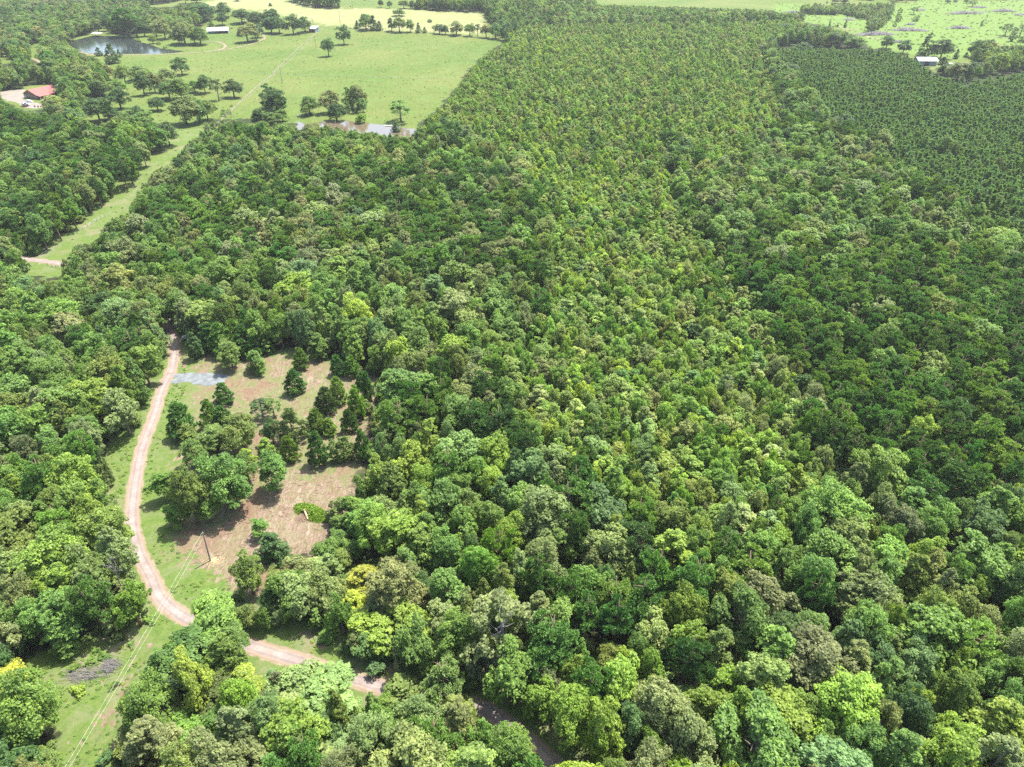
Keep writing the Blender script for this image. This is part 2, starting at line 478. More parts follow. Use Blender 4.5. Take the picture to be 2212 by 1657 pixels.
ROAD_PX = mp(ID, [(-60,548),(0,550),(62,560),(135,571),(210,592),(290,626),(345,662),(364,700),(374,735),(376,760),(371,798),(350,841),(335,890),(317,938),(303,984),(293,1038),(288,1078),(285,1112),(290,1160),(304,1205),(326,1245),(343,1285),(374,1317),(430,1350),(513,1386),(622,1420),(695,1443),(754,1464),(808,1479),(889,1500),(975,1518),(1045,1532),(1090,1562),(1150,1610),(1230,1690)])
def smooth_path(pts, n=6):
    P = np.array(pts, float); out = []
    for i in range(len(P) - 1):
        p0, p1, p2, p3 = P[max(i - 1, 0)], P[i], P[i + 1], P[min(i + 2, len(P) - 1)]
        for k in range(n):
            t = k / n
            out.append(.5 * ((2 * p1) + (-p0 + p2) * t + (2 * p0 - 5 * p1 + 4 * p2 - p3) * t * t + (-p0 + 3 * p1 - 3 * p2 + p3) * t ** 3))
    out.append(P[-1]); return np.array(out)
ROAD_W = smooth_path([G(*p)[:2] for p in ROAD_PX], 8)

def dist_path(X, Y, path):
    d = np.full(X.shape, 1e9)
    lo = path.min(0) - 15; hi = path.max(0) + 15
    m = (X > lo[0]) & (X < hi[0]) & (Y > lo[1]) & (Y < hi[1])
    x = X[m]; y = Y[m]; dm = d[m]
    for i in range(len(path) - 1):
        a = path[i]; b = path[i + 1]; ab = b - a; L = (ab ** 2).sum() + 1e-9
        t = np.clip(((x - a[0]) * ab[0] + (y - a[1]) * ab[1]) / L, 0, 1)
        dm = np.minimum(dm, np.hypot(x - a[0] - t * ab[0], y - a[1] - t * ab[1]))
    d[m] = dm
    return d

ys = [-700., -200., 0., 20.]
y = 30.
while y < 1500: ys.append(y); y += max(.75, y * .0062)
ys += [1600., 1800., 2200., 2800., 3600., 4500.]
ys = np.array(ys)
u = np.concatenate([[-1.3], np.linspace(-1, 1, 300), [1.3]])
wid = np.minimum(np.maximum(ys, 30) * .84 + 55, 2700)
GX = u[None, :] * wid[:, None]; GY = np.repeat(ys[:, None], len(u), 1)
gx, gy = GX.ravel(), GY.ravel()

def soft(polys, jit=1.2):
    acc = np.zeros(gx.shape)
    g = np.random.default_rng(1)
    for k in range(5):
        sc = jit * (1 + np.clip(gy, 0, 1500) / 350)
        jx = gx + g.normal(0, 1, gx.shape) * sc * .5; jy = gy + g.normal(0, 1, gx.shape) * sc * .5
        h = np.zeros(gx.shape, bool)
        for p in polys: h |= inpoly(jx, jy, p)
        acc += h
    return acc / 5

OW = {k: world_poly(v) for k, v in OPEN.items()}
DIRT = world_poly(mp(C7, [(420,300),(700,300),(1380,290),(1850,440),(1900,600),(1850,900),(1800,1130),(1800,1300),(1600,1650),(1240,1830),(1180,2000),(900,2120),(760,2060),(700,1950),(560,1900),(420,1780),(330,1650),(390,1500),(330,1200),(400,900),(480,620),(600,500),(480,440)]))
REDD = world_poly(mp(C7, [(490,640),(560,620),(620,640),(560,800),(520,900),(490,850)])) 
DIRT2 = world_poly(mp(C7, [(950,1300),(1250,1200),(1650,1250),(1680,1330),(1530,1400),(1480,1700),(1240,1830),(1180,2000),(900,2120),(760,2060),(560,1900),(420,1780),(560,1640),(850,1500)]))
DIRT3 = world_poly(mp(C8, [(1000,1080),(1200,1060),(1420,1100),(1540,1190),(1560,1290),(1300,1250),(1100,1180)]))
GRAV = world_poly(mp(C7, [(350,460),(420,450),(560,452),(700,452),(780,470),(740,520),(660,540),(560,525),(450,515),(350,525)]))
BARE_LL = world_poly(mp(C9, [(960,640),(1080,620),(1160,760),(1130,900),(1080,1050),(960,1080),(900,1250),(900,1420),(840,1560),(700,1657),(640,1500),(760,1250),(860,1020),(960,880)]))
YARD = OW['yard']
PALE = world_poly([(600,-20),(628,4),(681,18),(745,20),(850,18),(950,25),(1050,28),(1050,47),(1060,76),(990,72),(900,68),(800,64),(745,58),(700,55),(640,40),(570,25),(430,20),(400,10)])
LAWN = [OW[k] for k in ('road', 'bend', 'glade', 'row', 'hole', 'roadlow', 'roadend', 'clearing', 'brush')]
PAST = [OW[k] for k in ('pasture', 'farfield', 'topfields', 'lawn_a', 'lawn_b', 'clearcut', 'barn', 'barn_b', 'patch', 'yard')] \
    + [world_poly([(560,-24),(2300,-24),(2300,110),(2080,170),(1900,100),(1735,40),(1290,10),(1050,10),(900,20),(745,22)]),
       [(-2500,1150),(3000,1150),(6000,11000),(-6000,11000)]]
mk = {}
mk['pasture'] = soft(PAST, 1.5)
mk['lawn'] = soft(LAWN, 1.6)
mk['dirt'] = soft([DIRT, DIRT3, BARE_LL], 5.0)
mk['heavy'] = soft([DIRT2, REDD], 5.0)
mk['pale'] = soft([PALE], 5)
mk['scrub'] = soft([OW['clearcut'], OW['brush']], 3)
dr = dist_path(gx, gy, ROAD_W)
mk['shoulder'] = np.clip(1 - (dr - 1.3) / .8, 0, 1)
mk['tracks'] = np.zeros_like(gx)
CORR = smooth_path([G(*p)[:2] for p in ((-40,600),(60,560),(172,500),(230,455),(287,400),(320,365),(375,318),(420,290))], 5)
mk['lawn'] = np.maximum(mk['lawn'], np.clip(1 - (dist_path(gx, gy, CORR) - 11) / 3, 0, 1))
mk['lawn'] = np.maximum(mk['lawn'], np.clip(1 - (dr - 7) / 2.5, 0, 1))

TRACKS = [(mp(C1, [(640,418),(720,440),(850,446),(1000,446),(1150,444),(1300,440),(1450,432),(1600,424),(1750,408),(1900,385),(2000,362),(2080,335),(2130,310),(2120,285),(2095,262)]), 1.7),
          (mp(C1, [(1640,335),(1720,335),(1790,350),(1812,375),(1790,395),(1730,408)]), 1.7),
          (mp(C1, [(-60,452),(60,452),(180,455),(300,490),(380,535),(440,570)]), 1.9),
          (mp(C1, [(2212,600),(2110,660),(1990,770),(1870,885),(1760,985),(1590,1120),(1500,1190)]), .45),
          (mp(C2, [(165,548),(320,395),(470,262),(500,220)]), .4),
          (mp(C4, [(560,235),(640,262),(700,270),(740,262)]), 1.6), (mp(C4, [(800,320),(860,342),(930,345)]), 2.2), (mp(C4, [(1905,330),(2000,335),(2100,340)]), 1.8), (mp(C4, [(1355,198),(1380,192)]), 2.0)]
gz = terrain(gx, gy)
nr, nc = GX.shape
idx = np.arange(nr * nc).reshape(nr, nc)
FQ = np.stack([idx[:-1, :-1], idx[:-1, 1:], idx[1:, 1:], idx[1:, :-1]], -1).reshape(-1, 4)

def ground_mat():
    m, nt, b = new_mat('ground')
    N, L = nt.nodes, nt.links
    geo = N.new('ShaderNodeNewGeometry')
    def att(n):
        a = N.new('ShaderNodeAttribute'); a.attribute_name = n; return a.outputs['Fac']
    def noise(scale, detail=5, rough=.6, dist=0.0, sx=1.0, sy=1.0, rot=0.0):
        mpn = N.new('ShaderNodeMapping'); mpn.inputs['Scale'].default_value = (sx, sy, 1); mpn.inputs['Rotation'].default_value = (0, 0, rot)
        L.new(geo.outputs['Position'], mpn.inputs['Vector'])
        n = N.new('ShaderNodeTexNoise'); n.inputs['Scale'].default_value = scale; n.inputs['Detail'].default_value = detail
        n.inputs['Roughness'].default_value = rough; n.inputs['Distortion'].default_value = dist
        L.new(mpn.outputs[0], n.inputs['Vector']); return n.outputs['Fac']
    def ramp(v, a, b_, lo=0.0, hi=1.0):
        r = N.new('ShaderNodeMapRange'); r.clamp = True
        for k, x in zip(('From Min', 'From Max', 'To Min', 'To Max'), (a, b_, lo, hi)): r.inputs[k].default_value = x
        L.new(v, r.inputs['Value']); return r.outputs[0]
    def mix(f, a, b_):
        x = N.new('ShaderNodeMix'); x.data_type = 'RGBA'
        L.new(f, x.inputs['Factor'])
        for i, c in ((6, a), (7, b_)):
            if isinstance(c, tuple): x.inputs[i].default_value = (*c, 1)
            else: L.new(c, x.inputs[i])
        return x.outputs[2]
    def mth(op, a, b_):
        x = N.new('ShaderNodeMath'); x.operation = op; x.use_clamp = True
        for i, c in ((0, a), (1, b_)):
            if isinstance(c, (int, float)): x.inputs[i].default_value = c
            else: L.new(c, x.inputs[i])
        return x.outputs[0]
    nb, nm, nf, nff = noise(.012, 4), noise(.09, 5), noise(.7, 6, .7), noise(3.0, 4, .8)
    edge = noise(.35, 6, .75, .6)
    def gate(a, k=.55):      # attribute broken up by noise at its rim
        s = mth('ADD', a, ramp(edge, .25, .75, -.3, .3))
        return ramp(s, .5 - .12, .5 + .12)
    floor = mix(ramp(nf, .35, .65), (.022, .028, .012), (.040, .042, .020))
    floor = mix(ramp(nm, .45, .65), floor, (.030, .055, .016))
    # pasture
    past = mix(ramp(nb, .38, .62), (.072, .110, .022), (.108, .128, .034))
    past = mix(ramp(nm, .45, .7, 0, .55), past, (0.084, 0.151, 0.031))
    streak = noise(.5, 4, .7, 0, 1.0, .18, math.radians(24))
    past = mix(ramp(streak, .5, .75, 0, .5), past, (0.168, 0.185, 0.067))
    past = mix(ramp(nf, .5, .75, 0, .35), past, (0.067, 0.123, 0.022))
    pale = mix(ramp(nm, .4, .65), (0.179, 0.196, 0.076), (0.213, 0.207, 0.101))
    past = mix(ramp(att('pale'), .2, .8), past, pale)
    scr = mix(ramp(nf, .4, .6), (0.123, 0.185, 0.039), (0.073, 0.132, 0.025))
    scr = mix(ramp(nff, .5, .7, 0, .6), scr, (0.157, 0.190, 0.062))
    scr = mix(ramp(nm, .6, .7, 0, .7), scr, (0.168, 0.168, 0.095))
    past = mix(ramp(att('scrub'), .3, .7), past, scr)
    # lawn beside the road
    lawn = mix(ramp(nf, .35, .65), (0.059, 0.109, 0.019), (0.104, 0.148, 0.034))
    lawn = mix(ramp(nff, .48, .7, 0, .7), lawn, (0.146, 0.162, 0.062))
    lawn = mix(ramp(noise(.16, 7, .75, .8), .48, .62, 0, .55), lawn, (.150, .155, .085))
    lawn = mix(ramp(nm, .52, .66, 0, .7), lawn, (0.174, 0.151, 0.095))
    straw = mix(ramp(noise(2.2, 5, .8, .8, 1.0, .35, math.radians(35)), .38, .62), (0.115, 0.073, 0.050), (0.231, 0.178, 0.130))
    straw = mix(ramp(noise(.8, 7, .8, 1.5, 1.0, .3, math.radians(-20)), .52, .62, 0, .8), straw, (0.280, 0.231, 0.175))
    straw = mix(ramp(nm, .5, .66, 0, .7), straw, (0.143, 0.077, 0.049))
    straw = mix(ramp(nff, .5, .7, 0, .55), straw, (0.073, 0.043, 0.028))
    g1 = gate(att('pasture')); g2 = gate(att('lawn')); g3 = gate(att('dirt')); gh = gate(att('heavy')); g4 = gate(att('shoulder')); g5 = gate(att('tracks'))
    # grass patches survive inside the dirt; fewer where it was scraped hardest
    keep = ramp(noise(.22, 7, .72, 1.2), .41, .54)
    keep = mth('MULTIPLY', keep, ramp(gh, 0, 1, 1, .38))
    keep2 = mth('MULTIPLY', keep, ramp(nff, .35, .6, .25, 1))
    dirtf = mth('SUBTRACT', g3, keep2)
    c = mix(g1, floor, past)
    c = mix(g2, c, lawn)
    c = mix(dirtf, c, straw)
    c = mix(mth('MULTIPLY', g4, .85), c, mix(ramp(nf, .35, .65), (0.185, 0.134, 0.095), (0.258, 0.202, 0.157)))
    c = mix(g5, c, mix(ramp(nf, .35, .65), (0.235, 0.185, 0.123), (0.291, 0.235, 0.168)))
    L.new(c, b.inputs['Base Color'])
    b.inputs['Roughness'].default_value = .95; b.inputs['Specular IOR Level'].default_value = .1
    bp = N.new('ShaderNodeBump'); bp.inputs['Strength'].default_value = .6; bp.inputs['Distance'].default_value = .25
    L.new(noise(2.0, 8, .8), bp.inputs['Height']); L.new(bp.outputs[0], b.inputs['Normal'])
    return m
gm = mesh_np('ground', np.stack([gx, gy, gz], 1), [FQ], [ground_mat()], smooth=True)
for k, v in mk.items():
    a = gm.attributes.new(k, 'FLOAT', 'POINT'); a.data.foreach_set('value', v.astype(np.float32))
ground = bpy.data.objects.new('ground', gm); COL.objects.link(ground); tag(ground, kind='structure')

# ------------------------------------------------------------------ roads and sheets on the ground
def ribbon(name, path, width, mat, lift=.02, wob=.12):
    g = np.random.default_rng(3)
    P = np.array(path); n = len(P)
    T = np.gradient(P, axis=0); T = unit(T); Nn = np.stack([-T[:, 1], T[:, 0]], 1)
    off = np.linspace(-.5, .5, 9)
    V = []
    wl = width * (1 + g.normal(0, wob, n) * .5); wr = width * (1 + g.normal(0, wob, n) * .5)
    for j, o in enumerate(off):
        w = np.where(o < 0, wl, wr)
        q = P + Nn * (o * w)[:, None]
        V.append(np.column_stack([q, terrain(q[:, 0], q[:, 1]) + lift + .03 * (1 - (2 * o) ** 2)]))
    V = np.stack(V, 1).reshape(-1, 3)
    i = np.arange(n * 9).reshape(n, 9)
    Fc = np.stack([i[:-1, :-1], i[:-1, 1:], i[1:, 1:], i[1:, :-1]], -1).reshape(-1, 4)[:, ::-1]
    me = mesh_np(name, V, [Fc], [mat], smooth=True)
    at_ = me.attributes.new('lat', 'FLOAT', 'POINT'); at_.data.foreach_set('value', np.tile(off * 2, n).astype(np.float32))
    o = bpy.data.objects.new(name, me); COL.objects.link(o); return tag(o, kind='structure')

def sheet(name, poly, mat, z=.02, rough=.35, step=2.0, kind='structure'):
    g = np.random.default_rng(8)
    P = np.array(poly, float); out = []
    for i in range(len(P)):
        a, b_ = P[i], P[(i + 1) % len(P)]; L = np.hypot(*(b_ - a)); n = max(1, int(L / step))
        for k in range(n): out.append(a + (b_ - a) * k / n + g.normal(0, rough, 2))
    V = [(p[0], p[1], z) for p in out]
    me = bpy.data.meshes.new(name); me.from_pydata(V, [], [tuple(range(len(V)))])
    if me.polygons[0].normal.z < 0: me.flip_normals()
    me.materials.append(mat); me.update()
    o = bpy.data.objects.new(name, me); COL.objects.link(o)
    return tag(o, kind=kind)

def road_mat():
    m, nt, b = new_mat('old_asphalt')
    N, L = nt.nodes, nt.links
    geo = N.new('ShaderNodeNewGeometry')
    def noise(s, d=5, r=.6, ds=0):
        n = N.new('ShaderNodeTexNoise'); n.inputs['Scale'].default_value = s; n.inputs['Detail'].default_value = d; n.inputs['Roughness'].default_value = r; n.inputs['Distortion'].default_value = ds
        L.new(geo.outputs['Position'], n.inputs['Vector']); return n.outputs['Fac']
    def cr(v, stops):
        c = N.new('ShaderNodeValToRGB'); L.new(v, c.inputs[0])
        e = c.color_ramp.elements
        while len(e) < len(stops): e.new(.5)
        for k, (p, col) in zip(e, stops): k.position = p; k.color = (*col, 1)
        return c.outputs[0]
    base = cr(noise(.35, 6, .7), [(.38, (0.184, 0.146, 0.128)), (.5, (0.217, 0.176, 0.158)), (.62, (0.270, 0.217, 0.188))])
    pat = cr(noise(.16, 7, .75, .5), [(.58, (0, 0, 0)), (.62, (1, 1, 1))])
    mx = N.new('ShaderNodeMix'); mx.data_type = 'RGBA'; L.new(pat, mx.inputs['Factor']); L.new(base, mx.inputs[6]); mx.inputs[7].default_value = (0.228, 0.185, 0.155, 1)
    dk = cr(noise(.5, 5, .7, .8), [(.66, (0, 0, 0)), (.68, (1, 1, 1))])
    m2 = N.new('ShaderNodeMix'); m2.data_type = 'RGBA'; L.new(dk, m2.inputs['Factor']); L.new(mx.outputs[2], m2.inputs[6]); m2.inputs[7].default_value = (0.065, 0.052, 0.047, 1)
    la = N.new('ShaderNodeAttribute'); la.attribute_name = 'lat'
    ab = N.new('ShaderNodeMath'); ab.operation = 'ABSOLUTE'; L.new(la.outputs['Fac'], ab.inputs[0])
    ad = N.new('ShaderNodeMath'); ad.operation = 'MULTIPLY_ADD'; L.new(noise(.9, 6, .75), ad.inputs[0]); ad.inputs[1].default_value = .9; L.new(ab.outputs[0], ad.inputs[2])
    em = N.new('ShaderNodeMapRange'); em.inputs['From Min'].default_value = 1.08; em.inputs['From Max'].default_value = 1.3; L.new(ad.outputs[0], em.inputs['Value'])
    m3 = N.new('ShaderNodeMix'); m3.data_type = 'RGBA'; L.new(em.outputs[0], m3.inputs['Factor']); L.new(m2.outputs[2], m3.inputs[6]); m3.inputs[7].default_value = (0.205, 0.148, 0.097, 1)
    wt = N.new('ShaderNodeMath'); wt.operation = 'COMPARE'; L.new(ab.outputs[0], wt.inputs[0]); wt.inputs[1].default_value = .5; wt.inputs[2].default_value = .16
    wf = N.new('ShaderNodeMath'); wf.operation = 'MULTIPLY'; L.new(wt.outputs[0], wf.inputs[0]); wf.inputs[1].default_value = .35
    m4 = N.new('ShaderNodeMix'); m4.data_type = 'RGBA'; L.new(wf.outputs[0], m4.inputs['Factor']); L.new(m3.outputs[2], m4.inputs[6]); m4.inputs[7].default_value = (0.099, 0.078, 0.068, 1)
    L.new(m4.outputs[2], b.inputs['Base Color']); b.inputs['Roughness'].default_value = .9
    return m
M_ROAD = road_mat()
ribbon('road', ROAD_W, 2.75, M_ROAD)
M_TRACK = plain('track_dirt', (.185, .150, .095), .95, .2, .15)
for pts, w in TRACKS:
    ribbon('path', smooth_path([G(*p)[:2] for p in pts], 5), w * 1.6, M_TRACK, .12, .5)
M_GRAVEL = plain('blue_gravel', (.135, .150, .155), .95, .3, .6)
sheet('gravel_driveway', GRAV, M_GRAVEL, .03, .45, 1.2)
M_CONC = plain('pale_yard', (.19, .17, .14), .9, .12, .2)
sheet('yard_paving', world_poly(mp(C1, [(0,738),(190,722),(205,800),(290,822),(350,840),(352,868),(215,878),(150,835),(0,795)])), M_CONC, .03, .8, 3)

def water_mat(name, col, rough):
    m, nt, b = new_mat(name)
    N, L = nt.nodes, nt.links
    b.inputs['Base Color'].default_value = (*col, 1); b.inputs['Roughness'].default_value = rough
    b.inputs['Specular IOR Level'].default_value = .8
    geo = N.new('ShaderNodeNewGeometry'); n = N.new('ShaderNodeTexNoise'); n.inputs['Scale'].default_value = .35; n.inputs['Detail'].default_value = 4
    L.new(geo.outputs['Position'], n.inputs['Vector'])
    bp = N.new('ShaderNodeBump'); bp.inputs['Strength'].default_value = .25; bp.inputs['Distance'].default_value = .15
    L.new(n.outputs['Fac'], bp.inputs['Height']); L.new(bp.outputs[0], b.inputs['Normal'])
    return m
POND = world_poly(mp(C1, [(540,352),(620,318),(730,292),(850,288),(960,292),(1060,302),(1130,335),(1230,368),(1320,396),(1480,412),(1400,426),(1250,434),(1000,436),(800,434),(700,428),(610,392)]))
POND2 = world_poly([(640,262),(668,268),(705,262),(742,262),(758,262),(775,268),(792,266),(806,268),(845,271),(867,275),(893,279),(905,284),(900,296),(850,298),(790,298),(700,292),(640,290)])
sheet('water', POND, water_mat('pond_water', (.030, .038, .034), .10), .04, .6, 6)
sheet('water', POND2, water_mat('brown_water', (.12, .095, .06), .06), .04, .5, 4)

# ------------------------------------------------------------------ trees
placed = []            # (x, y, r) for spacing
LABELS = {}
def uniq(label):
    LABELS[label] = LABELS.get(label, 0) + 1
    return label

TREES = []             # every tree: dict(kind, arch, x, y, z, sx, sz, rz, tintword, tint, where, hand)
def add_tree(kind, x, y, w, h, word, where='in the forest', hand=False, label=None, name=None, lean=0.0):
    A = ARCH[kind]; v = rnd.randrange(len(A)); a = A[v]
    TREES.append(dict(kind=kind, v=v, x=x, y=y, z=float(terrain(x, y)) - .1, sx=w / (2 * a.R), sz=h / a.HT, rz=rnd.uniform(0, 6.28), word=word,
                      tint=tint_of(word), where=where, hand=hand, label=label, name=name, w=w, h=h, ani=min(1.25, max(.8, rnd.gauss(1, .11)))))
    placed.append((x, y, w / 2))

RIM = dict(oak=.2, bigleaf=.2, gum=.15, slim=.15, pine=.45, youngpine=.15, cedar=.05, mound=.10, sparse=.35, bush=.05)
def fit(px, pyb, pyt, wpx, kind):
    """position, height and width of a tree whose outline spans pyt..pyb, seen from above"""
    best = None
    q = G(px, pyb); y0 = q[1]
    for r in np.linspace(.62 if kind not in ('pine', 'gum', 'slim') else 1.3, 3.2, 22):
        d = PR(q[0], y0, q[2])[2]; w = wpx * d / F
        yy = np.linspace(y0 - 2, y0 + 14 + w, 90)
        z0 = q[2]
        for _ in range(2):
            h = w * r
            a_ = PR(0, yy, z0)[1]; b_ = PR(0, yy - .42 * w, z0 + RIM[kind] * h)[1]
            e = np.abs(np.maximum(a_, b_) - pyb); k = int(np.argmin(e)); y = yy[k]
            d = float(PR(0, y, z0 + .5 * h)[2]); w = wpx * d / F
        h = w * r
        top = min(PR(0, y, z0 + h)[1], PR(0, y + .36 * w, z0 + .68 * h)[1])
        err = abs(top - pyt) + .4 * abs(r - 1.3)
        if best is None or err < best[0]: best = (err, y, h, w, d)
    _, y, h, w, d = best
    x = (px - CX) * d / F
    return x, float(y), float(h), float(w)

def hand(conv, sc, items, where):
    """items: (x, bottom y, width, height, kind, colour[, label]) read off an enlarged crop"""
    for it in items:
        x, yb, w, hp, kind, word = it[:6]
        px, py = conv((x, yb)); top = conv((x, yb - hp))[1]
        if py < 60:
            p = G(px, py); wm = w * sc * PR(*p)[2] / F; X, Y, h = p[0], p[1], height_at(p[0], p[1], p[2], top)
        else: X, Y, h, wm = fit(px, py, top, w * sc, kind)
        h = max(h, wm * .55)
        add_tree(kind, float(X), float(Y), float(wm) * 1.08, float(h), word, where, True, it[6] if len(it) > 6 else None)

K1, K2, K4, K7, K9 = .2685, .2929, .2431, .2934, .2833
O, Bl, Gu, Sl, Pi, Yp, Ce, Mo, Th, Bu = 'oak', 'bigleaf', 'gum', 'slim', 'pine', 'youngpine', 'cedar', 'mound', 'sparse', 'bush'
hand(C1, K1, [
 (1450,603,140,145,O,'dark green','two-stemmed dark oak standing alone in the pasture below the pond dam'),
 (1140,770,130,185,O,'dark green'), (1228,745,110,170,O,'brownish green'), (1110,640,150,120,O,'pale green'), (1170,620,110,80,O,'mid-green'), (1330,690,190,150,O,'grey-green'),
 (1350,800,200,150,O,'dark green'), (1440,800,170,170,O,'mid-green'), (1560,745,110,100,O,'mid-green'), (1635,752,120,155,O,'dark green'),
 (1740,808,110,200,Th,'grey-green','half-bare thin-crowned tree between two dark oaks in the pasture'), (1870,785,150,155,O,'dark green','round dark oak right of the half-bare tree in the pasture'),
 (1258,892,130,120,O,'dark green','small flat-topped oak alone in the left pasture'), (1470,1003,240,250,O,'grey-green','largest broad oak of the left pasture, above the power corridor'),
 (1590,992,140,190,O,'dark green'), (1655,965,130,170,O,'mid-green'), (1540,900,150,130,O,'mid-green'), (1340,1175,150,210,O,'dark green','dark oak standing at the edge of the grass corridor'),
 (1225,1130,120,130,Pi,'deep green'), (1015,1110,140,130,Pi,'deep green'), (950,875,170,170,O,'dark green'), (930,760,160,135,O,'mid-green'), (785,785,150,160,O,'dark green'),
 (650,727,230,215,O,'grey-green'), (990,672,130,150,O,'mid-green'), (860,650,130,145,O,'brownish green'), (848,992,90,225,Pi,'dark green'), (775,975,190,200,O,'dark green'),
 (620,930,130,190,Pi,'dark green'), (520,780,140,120,O,'deep green'), (430,900,190,150,O,'grey-green'), (1150,1010,150,120,O,'mid-green'), (1085,950,130,95,O,'dark green'), (900,960,130,90,O,'dark green'),
 (890,512,110,160,Ce,'dark green','tall dark conical cedar below the near bank of the pond'), (955,462,45,66,Ce,'dark green','small pointed cedar on the pond dam'), (790,452,60,70,Ce,'dark green'),
 (1222,352,65,72,Bl,'bright green','small bright green tree on the far bank of the pond'), (1325,400,34,34,Bu,'mid-green'), (1275,360,40,28,Bu,'mid-green'), (1115,335,30,20,Bu,'mid-green'),
 (1000,295,200,200,Pi,'deep green'), (1085,300,120,150,Pi,'dark green'), (1150,295,110,120,O,'dark green'), (1245,292,110,120,O,'grey-green'), (1310,315,140,165,O,'grey-green'), (1465,357,180,215,O,'grey-green'),
 (1430,352,120,120,O,'dark green'), (1600,362,160,160,O,'mid-green'), (1555,350,120,130,O,'grey-green'), (1700,212,50,58,Ce,'blue-green','small pointed tree above the long white-roofed shed'), (1792,203,90,108,O,'dark green'),
 (1640,168,190,150,O,'dark green'), (1810,142,130,130,O,'dark green'), (1950,187,150,125,O,'dark green'), (2060,195,120,110,O,'dark green'), (2175,270,120,125,O,'dark green'), (2185,182,140,112,O,'dark green'),
 (1980,342,170,158,O,'grey-green','broad oak casting a round shadow inside the bend of the track'), (2065,305,105,115,O,'dark green'), (1600,206,75,95,O,'dark green'), (1535,205,90,90,O,'dark green'), (1500,160,130,110,O,'grey-green'),
 (1500,120,90,80,O,'dark green'), (1860,235,25,18,Bu,'mid-green'), (1910,12,60,30,O,'dark green'), (2175,50,25,28,Ce,'dark green'), (1585,22,90,50,O,'dark green'),
 (850,250,90,150,O,'dark green'), (780,260,120,120,O,'pale green'), (545,330,120,140,O,'mid-green'), (640,280,170,130,O,'mid-green'), (430,340,150,110,O,'mid-green'), (710,210,110,90,O,'yellow-green'),
 (365,510,140,150,Bl,'bright green','bright green bushy tree left of the pond among grey oaks'), (170,470,130,150,O,'deep green'),
 (1770,975,26,34,Bu,'bright green'), (1800,940,50,44,Bu,'bright green'), (1835,920,44,40,Bu,'bright green'), (1790,905,36,30,Bu,'mid-green'), (1860,860,24,20,Bu,'bright green'),
 (2080,1008,100,140,O,'dark green'),
], 'in the upper left pasture')
hand(C2, K2, [
 (572,417,100,142,O,'dark green','slim dark tree alone in the big pasture, nearer the camera of two'), (685,330,112,150,O,'dark green','lone dark oak near the middle of the big pasture, the farther of two'),
 (30,200,90,110,O,'dark green'), (95,192,80,100,O,'dark green'), (150,243,100,125,O,'dark green'), (207,248,110,132,O,'dark green'), (310,255,125,155,O,'dark green'), (400,238,110,125,O,'dark green'), (170,160,110,100,O,'dark green'), (35,300,95,140,O,'dark green'),
 (788,212,46,62,Ce,'dark green'), (850,222,115,120,O,'mid-green'), (908,224,64,112,Ce,'dark green'), (952,224,58,72,Ce,'dark green'), (1100,118,80,52,O,'mid-green','round tree standing alone above the fence row on the pale hillside'),
 (1040,232,70,105,O,'dark green'), (1098,238,100,125,O,'grey-green'), (1178,238,66,102,O,'mid-green'), (1240,242,44,76,Ce,'dark green'), (1287,243,36,45,Ce,'dark green','smallest cedar of the fence row, at a gap'),
 (1358,246,34,70,Th,'mid-green'), (1395,252,80,75,O,'dark green'), (1440,256,60,74,O,'dark green'), (1520,262,112,102,O,'grey-green'), (1620,268,85,108,O,'mid-green'), (1676,274,46,110,Th,'dark green'), (1740,280,92,115,O,'grey-green'), (1810,288,104,128,O,'mid-green'), (1890,298,100,130,O,'dark green'),
 (1328,164,38,20,Bu,'dark green','low dark bush alone on the pale hillside'), (150,46,25,26,Ce,'dark green'), (712,208,14,14,Bu,'brownish green'), (740,212,14,9,Bu,'dark green'),
 (965,58,50,66,O,'dark green'), (1030,62,46,60,O,'dark green'), (1135,64,82,70,O,'mid-green'), (1200,66,62,66,O,'dark green'), (1245,68,52,74,O,'dark green'), (1290,70,40,24,Bu,'pale green'),
 (1350,74,70,90,O,'dark green'), (1410,78,70,70,O,'dark green'),
 (45,925,90,120,O,'dark green'), (125,800,110,190,Sl,'dark green'), (190,860,170,230,O,'dark green'), (150,915,120,90,O,'mid-green'), (235,895,90,95,O,'mid-green'), (200,820,150,130,O,'mid-green'),
 (432,848,142,152,O,'mid-green','round green oak in the pasture with cattle resting in its shade'), (595,838,155,185,O,'brownish green','brownish domed oak left of the slim grove by the brown pond'), (632,893,130,140,O,'dark green','dark green oak leaning over the near end of the brown pond'),
 (715,800,80,160,Gu,'mid-green'), (790,800,140,180,O,'grey-green'), (830,832,80,115,O,'mid-green'), (770,838,50,110,Gu,'dark green'), (720,835,40,90,Sl,'mid-green'),
 (818,908,82,74,Mo,'yellow-green','yellow-green willow bush on the spit of the brown pond'), (1105,897,166,176,Th,'mid-green','open-crowned oak alone at the right end of the brown pond'), (1075,975,72,80,Ce,'dark green','dark cedar before the pale end of the brown pond'),
], 'in the big pasture')
